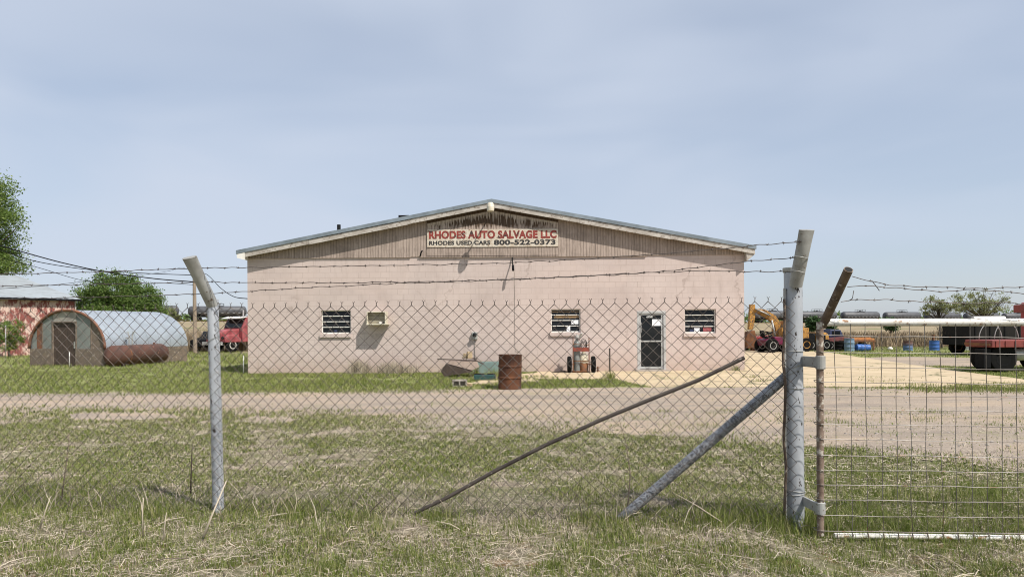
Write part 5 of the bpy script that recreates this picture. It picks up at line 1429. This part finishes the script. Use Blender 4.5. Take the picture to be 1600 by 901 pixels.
m = MB(); m.bb((a.x + 0.3, Yt + 0.35, 0.70), (b.x + 2.2, Yt + 0.55, a.z - 0.003)); m.bb((a.x + 0.3, Yt + 1.0, 0.70), (b.x + 2.2, Yt + 1.2, a.z - 0.003)); m.build('chassis', M['black'], ft)
for px, dy in ((1570, 0.16), (1570, 0.5), (1570, 1.0), (1650, 0.2), (1650, 1.0)):
    x = fq(px, 560).x
    tm, hm = wheel_bm((x, Yt + dy, 0.47), 0.47, 0.27, 'y'); wo = tm.build('wheel', M['rubber'], ft, 40); hm.build('rim', M['black'], wo, 40)
tm = MB(); g_ = fq(1596, 562); tm.tube([(g_.x - 0.1, Yt + 0.3, 0.6), (g_.x + 0.7, Yt + 0.3, 0.6)], 0.22, 16); tm.build('fuel_tank', M['galv'], ft, 40)
# hoses looped on the deck
m = MB()
for cxp, r_ in ((1576, 0.40), (1602, 0.42)):
    c_ = fq(cxp, 524); m.tube([(c_.x + r_ * math.cos(math.pi * j / 14), Yt + 0.9, b.z + r_ * 1.45 * math.sin(math.pi * j / 14)) for j in range(15)], 0.014, 6)
tag(m.build('hoop_frame', M['galv'], None, True), 'two thin pale hoops standing on the truck bed', 'hoops')
# dark box trailer further back
Yb = 36
bxt = thing('box_trailer', 'dark old box trailer behind the flatbed with white pipe on its roof', 'trailer', (P(1540, 560, Yb).x, Yb, 0))
def bq(px, py): return P(px, py, Yb)
a, b = bq(1477, 540), bq(1600, 503)
a.x += 1.3
m = MB(); m.bb((a.x, Yb, a.z), (b.x + 1.2, Yb + 2.4, b.z)); m.build('box_body', worn('dark_weathered', (0.022, 0.02, 0.019), (0.014, 0.013, 0.012), (0.045, 0.036, 0.03), 1.2, 0.95, spec=0.12), bxt, bevel=0.03)
for px in (1523, 1546, 1569, 1592):
    x = bq(px, 520).x; m = MB(); m.bb((x, Yb - 0.03, a.z + 0.03), (x + 0.05, Yb - 0.001, b.z - 0.03)); m.build('side_rib', M['black'], bxt)
m = MB(); m.bb((a.x + 0.3, Yb + 0.4, 0.55), (b.x + 1, Yb + 2.0, a.z - 0.003)); m.build('chassis', M['black'], bxt)
for px in (1534, 1625):
    for dy in (0.3, 2.0):
        tm, hm = wheel_bm((bq(px, 550).x, Yb + dy, 0.42), 0.42, 0.28, 'y'); wo = tm.build('wheel', M['rubber'], bxt, 40); hm.build('rim', M['rust'], wo, 40)
m = MB(); p0_, p1_ = bq(1536, 494), bq(1586, 494); z_ = b.z + 0.16; m.tube([(p0_.x, Yb + 0.8, z_), (p1_.x, Yb + 0.8, z_)], 0.16, 16)
tag(m.build('white_pipe', M['white'], None, 40), 'short thick white pipe lying on the dark box trailer roof', 'pipe')

# ------------------------------------------------------------------ the train
rail = MB()
x0, x1 = -190.0, 420.0
d_ = Vector((1, 0.25, 0)).normalized(); nn_ = Vector((-d_.y, d_.x, 0))
ra = math.atan2(0.25, 1)
def rail_z(x): return 3.95 - 0.0088 * (x + 84.0)
for s in (-0.72, 0.72):
    a, b = Vector((x0, track_y(x0), rail_z(x0) - 0.08)) + nn_ * s, Vector((x1, track_y(x1), rail_z(x1) - 0.08)) + nn_ * s
    rail.tube([a, b], 0.09, 4)
rail.bb  # rails only
ro = rail.build('rail_track', M['rust'], None); tag(ro, 'pair of railway rails along the low embankment', 'railway')
def tank_car():
    r_ = thing('tank_car', 'black railway tank car', 'tank car', (0, 0, 0))
    Lc, rad = 15.6, 1.42
    m = MB(); m.lathe([(0, -Lc / 2), (rad * 0.5, -Lc / 2 + 0.12), (rad * 0.85, -Lc / 2 + 0.4), (rad, -Lc / 2 + 0.9), (rad, Lc / 2 - 0.9), (rad * 0.85, Lc / 2 - 0.4), (rad * 0.5, Lc / 2 - 0.12), (0, Lc / 2)], 24, Matrix.Translation((0, 0, 2.65)) @ Matrix.Rotation(R(90), 4, 'Y')); m.build('tank', M['tankblack'], r_, True, local=True)
    m = MB(); m.lathe([(0.0, 0), (0.45, 0.0), (0.45, 0.4), (0.0, 0.45)], 14, Matrix.Translation((0, 0, 4.0))); m.box((0, 0, 4.12), (3.2, 1.4, 0.08)); m.build('dome', M['tankblack'], r_, local=True)
    m = MB()
    for x in (-1.6, 1.6):
        for y in (-0.7, 0.7): m.tube([(x, y, 4.12), (x, y, 4.75)], 0.05, 5)
    for y in (-0.7, 0.7): m.tube([(-1.6, y, 4.75), (1.6, y, 4.75)], 0.05, 5)
    m.build('railing', M['black'], r_, local=True)
    m = MB(); m.box((0, 0, 1.1), (Lc + 1.4, 0.9, 0.3)); m.box((-Lc / 2 - 0.2, 0, 1.15), (0.9, 2.7, 0.22)); m.box((Lc / 2 + 0.2, 0, 1.15), (0.9, 2.7, 0.22))
    for x in (-4.6, 4.6): m.box((x, 0, 1.6), (0.5, 2.2, 1.0))
    m.build('underframe', M['black'], r_, local=True)
    m = MB()
    for x in np.linspace(-6, 6, 9): m.box((x, -1.36, 2.05), (0.55, 0.2, 0.12))
    m.build('catwalk_marks', M['galv'], r_, local=True)
    for x in (-5.6, 5.6):
        m = MB(); m.box((x, 0, 0.62), (2.6, 2.0, 0.4))
        for dx in (-0.85, 0.85):
            for y in (-0.75, 0.75): m.lathe([(0.2, -0.07), (0.46, -0.07), (0.46, 0.07), (0.2, 0.07)], 14, Matrix.Translation((x + dx, y, 0.46)) @ Matrix.Rotation(R(90), 4, 'X'))
        m.build('bogie', M['black'], r_, local=True)
    return r_
proto = None; cnt_r = 0
ordn = ['first', 'second', 'third', 'fourth', 'fifth', 'sixth', 'seventh', 'eighth', 'ninth', 'tenth', 'eleventh', 'twelfth', 'thirteenth', 'fourteenth']
xx = -101.0
left_i = 0
while xx < 260:
    y_ = track_y(xx)
    px_ = CX + xx / y_ * FPX
    if 190 < px_ < 420 or 1135 < px_ < 1640:
        if proto is None: proto = tank_car(); o = proto
        else: o = copy_tree(proto)
        o.location = (xx, y_, rail_z(xx)); o.rotation_euler = (0, 0, ra)
        o['group'] = 'black tank cars of the train on the embankment'
        if px_ < 420:
            o['label'] = ('black tank car at the round tree, left of the utility pole', 'black tank car seen right of the utility pole', 'black tank car above the faded red truck')[min(left_i, 2)]; left_i += 1
        else:
            o['label'] = ordn[min(cnt_r, 13)] + ' black tank car counting right from the pink building'; cnt_r += 1
    xx += 17.9 * d_.x

# ------------------------------------------------------------------ grass, straw and weeds
def blades(name, x, y, h, w_, lean, mat, label, cat='grass', wind=None):
    n = len(x); z = hz(x, y) + 0.002
    an = rng.uniform(0, 2 * np.pi, n); ln = rng.uniform(0, 2 * np.pi, n)
    dx, dy = np.cos(an) * w_ / 2, np.sin(an) * w_ / 2
    lx_, ly_ = np.cos(ln) * lean * h, np.sin(ln) * lean * h
    V = np.empty((n, 5, 3))
    V[:, 0] = np.stack([x - dx, y - dy, z - 0.01], -1); V[:, 1] = np.stack([x + dx, y + dy, z - 0.01], -1)
    mx, my, mz = x + lx_ * 0.35, y + ly_ * 0.35, z + h * 0.6
    V[:, 2] = np.stack([mx + dx * 0.8, my + dy * 0.8, mz], -1); V[:, 3] = np.stack([mx - dx * 0.8, my - dy * 0.8, mz], -1)
    V[:, 4] = np.stack([x + lx_, y + ly_, z + h * np.sqrt(np.clip(1 - (lean * 0.68) ** 2, 0.15, 1))], -1)
    b = np.arange(n)[:, None] * 5
    idx = (b + np.array([[0, 1, 2, 3, 3, 2, 4]])).ravel()
    o = fast_mesh(name, V.reshape(-1, 3), np.tile([4, 3], n), idx, mat)
    return struct(o, 'stuff', label, cat)
def litter(name, x, y, L_, w_, lift, mat, label, tilt=0.12):
    n = len(x); z = hz(x, y) + rng.uniform(0.004, 1, n) * lift + 0.006
    an = rng.uniform(0, 2 * np.pi, n); tz = rng.normal(0, tilt, n)
    ax_ = np.stack([np.cos(an), np.sin(an), tz], -1) * (L_ / 2)[:, None]
    sx_ = np.stack([-np.sin(an), np.cos(an), rng.normal(0, 0.3, n)], -1) * (w_ / 2)[:, None]
    bend = np.stack([-np.sin(an), np.cos(an), np.abs(rng.normal(0, 1, n))], -1) * (L_ * rng.normal(0, 0.07, n))[:, None]
    c = np.stack([x, y, z], -1)
    V = np.stack([c - ax_ - sx_ * 0.6, c - ax_ + sx_ * 0.6, c + bend + sx_, c + bend - sx_, c + ax_ + sx_ * 0.5, c + ax_ - sx_ * 0.5], 1).reshape(-1, 3)
    b = np.arange(n)[:, None] * 6
    idx = (b + np.array([[0, 1, 2, 3, 3, 2, 4, 5]])).ravel()
    o = fast_mesh(name, V, np.tile([4, 4], n), idx, mat)
    return struct(o, 'stuff', label, 'dry grass')
def scatter(n, y0, y1, margin=0.6, pw=1.0):
    y = y0 + (y1 - y0) * rng.uniform(0, 1, n) ** pw
    hw = 0.745 * y + margin
    return rng.uniform(-1, 1, n) * hw, y
def keep(x, y, thr, soft, seed, sc_=0.9):
    g = fbm(x * sc_, y * sc_ * 1.1, seed) * 0.6 + vnoise(x * 3.7, y * 3.7, seed + 4) * 0.4
    return rng.uniform(0, 1, len(x)) < np.clip((g - thr) / soft, 0, 1)
def offroad(x, y, leak=0.03):
    jx, jy = x + rng.normal(0, 0.5, len(x)), y + np.where((y < 17.2) | (x < -1.0), rng.normal(0, 0.6, len(x)), rng.normal(0, 0.15, len(x)))
    r = inside(ROAD, jx, jy) | inside(APRON, x, y) | inside(PAD, x, y) | inside(BARE1, x, y) | inside(BARE2, x, y) | inside(FARDIRT, x, y)
    bld = (x > xL) & (x < xR) & (y > WY - 0.03)
    return (~r | (rng.uniform(0, 1, len(x)) < leak)) & ~bld
def fence_y(x): return FA.y + (x - FA.x) * fd.y / fd.x
# near verge and fence line
x, y = scatter(150000, 4.3, 8.0)
k = keep(x, y, 0.34 + 0.06 * (y < 5.7) - 0.06 * (x > 1.5), 0.2, 3); x, y = x[k], y[k]
ff = np.exp(-((y - fence_y(x)) / 0.35) ** 2)
gpx = np.exp(-((x - FB.x) / 0.9) ** 2)
h = rng.uniform(0.018, 0.06, len(x)) * (0.7 + 0.8 * fbm(x * 1.3, y * 1.3, 77)) + ff * rng.uniform(0, 1, len(x)) ** 2 * 0.13 * (0.5 + 0.9 * gpx)
k = ~((x > 2.45) & (y < 5.62) & (y > 5.0)) | (rng.uniform(0, 1, len(x)) < 0.35); x, y, h = x[k], y[k], h[k]
blades('grass', x, y, h, rng.uniform(0.003, 0.008, len(x)), rng.uniform(0.1, 1.3, len(x)), M['grass'], 'patchy green grass along the near side of the fence')
x, y = scatter(190000, 8.0, 13.2)
k = keep(x, y, 0.31, 0.24, 13) & offroad(x, y); x, y = x[k], y[k]
blades('grass', x, y, rng.uniform(0.018, 0.055, len(x)) * (0.6 + 0.9 * fbm(x, y, 78)), rng.uniform(0.006, 0.014, len(x)), rng.uniform(0.2, 1.3, len(x)), M['grass'], 'patchy green grass behind the fence')
x, y = scatter(230000, 13.2, 30)
k = keep(x, y, 0.26, 0.25, 23, 0.6) & offroad(x, y, 0.004); x, y = x[k], y[k]
blades('grass', x, y, rng.uniform(0.025, 0.07, len(x)) * (0.6 + 0.9 * fbm(x * 0.6, y * 0.6, 79)), rng.uniform(0.01, 0.022, len(x)), rng.uniform(0.2, 1.2, len(x)), M['grass'], 'green grass strip in front of the pink building')
x, y = scatter(90000, 30, 50)
k = keep(x, y, 0.30, 0.3, 33, 0.4) & offroad(x, y, 0.0) & ((x < xL - 0.1) | (x > xR + 1)); x, y = x[k], y[k]
blades('grass', x, y, rng.uniform(0.05, 0.14, len(x)), rng.uniform(0.015, 0.03, len(x)), rng.uniform(0.1, 0.7, len(x)), M['grass'], 'green grass round the hut and the back yard')
# weedy clumps: fence foot, gate post, concrete cracks, building foot
def clumps(cs, label, mat='grass', nm='weeds'):
    X_, Y_, H_, W_, L_ = [], [], [], [], []
    for cx_, cy_, rad, n, hh in cs:
        X_.append(cx_ + rng.normal(0, rad, n)); Y_.append(cy_ + rng.normal(0, rad, n)); H_.append(rng.uniform(0.35, 1, n) * hh); W_.append(rng.uniform(0.6, 1.3, n) * max(0.004, 0.0005 * cy_)); L_.append(rng.uniform(0.1, 0.75, n))
    blades(nm, np.concatenate(X_), np.concatenate(Y_), np.concatenate(H_), np.concatenate(W_), np.concatenate(L_), M[mat], label, 'weeds')
cs = []
for i in range(46):
    s = random.uniform(S0 + 0.2, SL); q = FP(s, 0, random.uniform(-0.25, 0.3)); cs.append((q.x, q.y, random.uniform(0.05, 0.12), random.randint(40, 130), random.uniform(0.09, 0.2)))
for i in range(14):
    q = FP(SL - random.uniform(-0.2, 0.7), 0, random.uniform(-0.2, 0.15)); cs.append((q.x, q.y, 0.07, 120, random.uniform(0.16, 0.27)))
for i in range(150):
    px, py = random.uniform(-40, 1640), random.uniform(640, 900); q = G(px, py)
    if not inside(ROAD, np.array([q.x]), np.array([q.y]))[0]: cs.append((q.x, q.y, random.uniform(0.03, 0.09), random.randint(30, 110), random.uniform(0.06, 0.13)))
for i in range(40):
    px = random.uniform(1300, 1640); q = G(px, random.uniform(770, 850)); cs.append((q.x, q.y, 0.12, 130, random.uniform(0.08, 0.16)))
for px, py, n in ((505, 890, 260), (862, 890, 260), (100, 880, 200), (352, 884, 180), (1565, 874, 300), (1338, 892, 160), (700, 862, 140), (20, 850, 120), (1080, 880, 120)):
    q = G(px, py)
    for j in range(4): cs.append((q.x + random.gauss(0, 0.07), q.y + random.gauss(0, 0.04), 0.035, n // 4, random.uniform(0.06, 0.11)))
clumps(cs, 'fresh green weed tufts scattered along the fence foot')
cs = []
for px, py, n, hh, rad in ((952, 592, 120, 0.34, 0.16), (945, 596, 80, 0.2, 0.2), (880, 598, 90, 0.16, 0.5), (1150, 579, 70, 0.25, 0.2), (1175, 590, 60, 0.12, 0.25), (1187, 596, 60, 0.12, 0.25), (760, 580, 160, 0.55, 0.25), (770, 588, 120, 0.35, 0.3), (740, 585, 120, 0.5, 0.2), (1043, 591, 40, 0.08, 0.3), (1090, 591, 40, 0.08, 0.25), (700, 595, 150, 0.14, 0.6), (830, 604, 160, 0.14, 0.6), (900, 603, 180, 0.15, 0.8), (950, 602, 160, 0.15, 0.7),
        (1410, 594, 40, 0.08, 0.3), (1360, 590, 60, 0.08, 0.4), (1370, 596, 60, 0.08, 0.4), (1385, 600, 50, 0.08, 0.3), (1340, 576, 40, 0.06, 0.4), (1300, 584, 40, 0.06, 0.4)):
    q = G(px, py); q.y = min(q.y, WY - 0.12); cs.append((q.x, q.y, rad * 0.6, n, hh))
for i in range(60):
    q = G(random.uniform(390, 860), random.uniform(588, 606)); q.y = min(q.y, WY - 0.1); cs.append((q.x, q.y, 0.2, 90, random.uniform(0.08, 0.2)))
for i in range(55):
    q = G(random.uniform(1430, 1680), random.uniform(600, 613)); cs.append((q.x, q.y, 0.25, 90, random.uniform(0.08, 0.14)))
for i in range(90):
    q = G(random.uniform(-20, 700), random.gauss(612, 2.2)); cs.append((q.x, q.y, random.uniform(0.1, 0.25), random.randint(20, 70), random.uniform(0.05, 0.11)))
for i in range(60):
    q = G(random.uniform(0, 1640), random.uniform(642, 668)); 
    cs.append((q.x, q.y, 0.15, 60, random.uniform(0.05, 0.1)))
clumps([c for c in cs if not (xL - 0.05 < c[0] < xR and c[1] > WY - 0.05)], 'green weeds in the yard, at the wall foot and in the concrete cracks')
cs = []
for px, n, hh in ((556, 220, 0.62), (563, 200, 0.7), (570, 160, 0.5), (598, 130, 0.55), (612, 170, 0.62), (622, 150, 0.6), (636, 130, 0.45), (420, 60, 0.3), (645, 70, 0.35), (700, 60, 0.4)):
    q = P(px, 580, WY - 0.35); cs.append((q.x, q.y, 0.14, n, hh))
clumps(cs, 'tall straw coloured grass tufts against the wall left of the trough', 'straw', 'dry_grass')
# straw litter
x, y = scatter(60000, 4.3, 7.2)
k = keep(x, y, 0.18, 0.4, 43); x, y = x[k], y[k]
litter('straw', x, y, rng.uniform(0.02, 0.13, len(x)), rng.uniform(0.002, 0.0045, len(x)), 0.03, M['straw'], 'dry straw litter over the near verge')
x, y = scatter(60000, 7.2, 13.5)
k = keep(x, y, 0.2, 0.4, 53) & offroad(x, y, 0.05); x, y = x[k], y[k]
litter('straw', x, y, rng.uniform(0.04, 0.16, len(x)), rng.uniform(0.004, 0.008, len(x)), 0.03, M['straw'], 'dry straw litter in the grass behind the fence')
x, y = scatter(45000, 4.3, 9.0)
k = keep(x, y, 0.3, 0.4, 63); x, y = x[k], y[k]
blades('dry_grass', x, y, rng.uniform(0.02, 0.07, len(x)), rng.uniform(0.0025, 0.006, len(x)), rng.uniform(0.6, 1.4, len(x)), M['straw'], 'dead tan grass blades between the green', 'dry grass')
x, y = scatter(40000, 9, 14)
k = keep(x, y, 0.3, 0.4, 64) & offroad(x, y, 0.05); x, y = x[k], y[k]
blades('dry_grass', x, y, rng.uniform(0.02, 0.06, len(x)), rng.uniform(0.006, 0.011, len(x)), rng.uniform(0.6, 1.4, len(x)), M['straw'], 'dead tan grass blades in the field before the drive', 'dry grass')
# standing dead stalks at the fence foot
m = MB()
for i in range(150):
    s = random.uniform(S0, SL - 0.2); q = FP(s, 0, random.gauss(0, 0.22)); q.z = float(hz(q.x, q.y))
    hh = random.uniform(0.1, 0.34); l_ = Vector((random.gauss(0, 0.3), random.gauss(0, 0.2), 1)).normalized()
    m.tube([q, q + l_ * hh * 0.5 + Vector((random.gauss(0, 0.01), 0, 0)), q + l_ * hh + Vector((random.gauss(0, 0.04), 0, -0.01))], [0.0035, 0.003, 0.0015], 4)
for i in range(170):
    px, py = random.uniform(-20, 1620), random.uniform(790, 905); q = G(px, py); q.z = float(hz(q.x, q.y)) + 0.02
    an = random.uniform(0, math.pi); L_ = random.uniform(0.07, 0.34); dv = Vector((math.cos(an), math.sin(an) * 0.6, random.gauss(0.05, 0.12)))
    m.tube([q, q + dv * L_ * 0.5 + Vector((0, 0, random.uniform(0, 0.03))), q + dv * L_], [0.0035, 0.003, 0.002], 4)
struct(m.build('dead_stalks', M['straw'], None), 'stuff', 'dead broken stalks standing and lying along the fence', 'dry grass')
def stalk(name, pts, r0, lab, mat='straw'):
    m = MB(); m.tube(pts, [r0 * (1 - 0.55 * i / (len(pts) - 1)) for i in range(len(pts))], 6); tag(m.build(name, M[mat], None, True), lab, 'stalk')
Yq = 5.75
stalk('dry_stalk', [P(318, 838, 5.45), P(333, 800, 5.5), P(354, 750, 5.6)], 0.009, 'pale broken cane leaning against the silver line post')
stalk('dry_stalk', [P(62, 826, 5.6), P(70, 800, 5.6), P(79, 775, 5.62)], 0.006, 'pale leaning cane at the far left of the fence')
stalk('dry_stalk', [P(223, 836, 5.6), P(222.5, 800, 5.6), P(224, 777, 5.6)], 0.007, 'upright pale cane left of the line post')
stalk('dry_stalk', [P(255, 845, 5.45), P(258, 815, 5.47), P(260, 800, 5.47)], 0.006, 'short upright pale cane nearest the line post')
stalk('dry_stalk', [P(980, 800, 6.1), P(985, 740, 6.15), P(978, 690, 6.2), P(966, 650, 6.2)], 0.006, 'tall thin dead stem above the foot of the brace', 'wood')
stalk('dry_stalk', [P(96, 780, 6.6), P(103, 730, 6.6), P(108, 690, 6.6), P(106, 676, 6.6)], 0.006, 'tall dark dead weed at the left of the fence', 'wood')
stalk('dry_stalk', [P(298, 770, 6.5), P(299, 730, 6.5), P(300.5, 692, 6.5)], 0.007, 'dark upright dead weed just left of the line post', 'darkwood')
stalk('dry_stalk', [P(1128, 815, 5.7), P(1090, 790, 5.75), P(1054, 770, 5.8)], 0.005, 'pale thin cane sloping below the brace pipe')
# brown brush band at the back
n_ = 42000
y = 50 + rng.uniform(0, 1, n_) ** 1.5 * 26; x = rng.uniform(-1, 1, n_) * (0.75 * y + 2)
k = ((x < xL * 1.9) | (x > 16)) & (rng.uniform(0, 1, n_) < 0.3 + 0.7 * vnoise(x * 0.5, y * 0.5, 5))
x, y = x[k], y[k]
hb = np.where(x < 0, rng.uniform(0.7, 1.9, len(x)), rng.uniform(0.4, 1.15, len(x))) * np.clip(1.3 - (y - 50) / 30, 0.3, 1)
blades('brush', x, y, hb, rng.uniform(0.03, 0.08, len(x)), rng.uniform(0.05, 0.5, len(x)), M['brushm'], 'tall dry brown brush along the back of the yard', 'brush')
# stones on the drive
m = MB()
for i in range(420):
    px, py = random.uniform(-20, 1640), random.uniform(612, 700); q = G(px, py)
    if inside(ROAD, np.array([q.x]), np.array([q.y]))[0]:
        r_ = random.uniform(0.012, 0.032)
        m.lathe([(0, -0.4 * r_), (r_, -0.1 * r_), (r_ * 0.8, 0.45 * r_), (0, 0.6 * r_)], 6, Matrix.Translation((q.x, q.y, float(hz(q.x, q.y)) + 0.01)) @ Matrix.Rotation(random.uniform(0, 3), 4, 'Z') @ Matrix.Scale(random.uniform(0.6, 1), 4, (0, 1, 0)))
struct(m.build('gravel', M['cinder'], None), 'stuff', 'loose stones on the dirt drive', 'gravel')
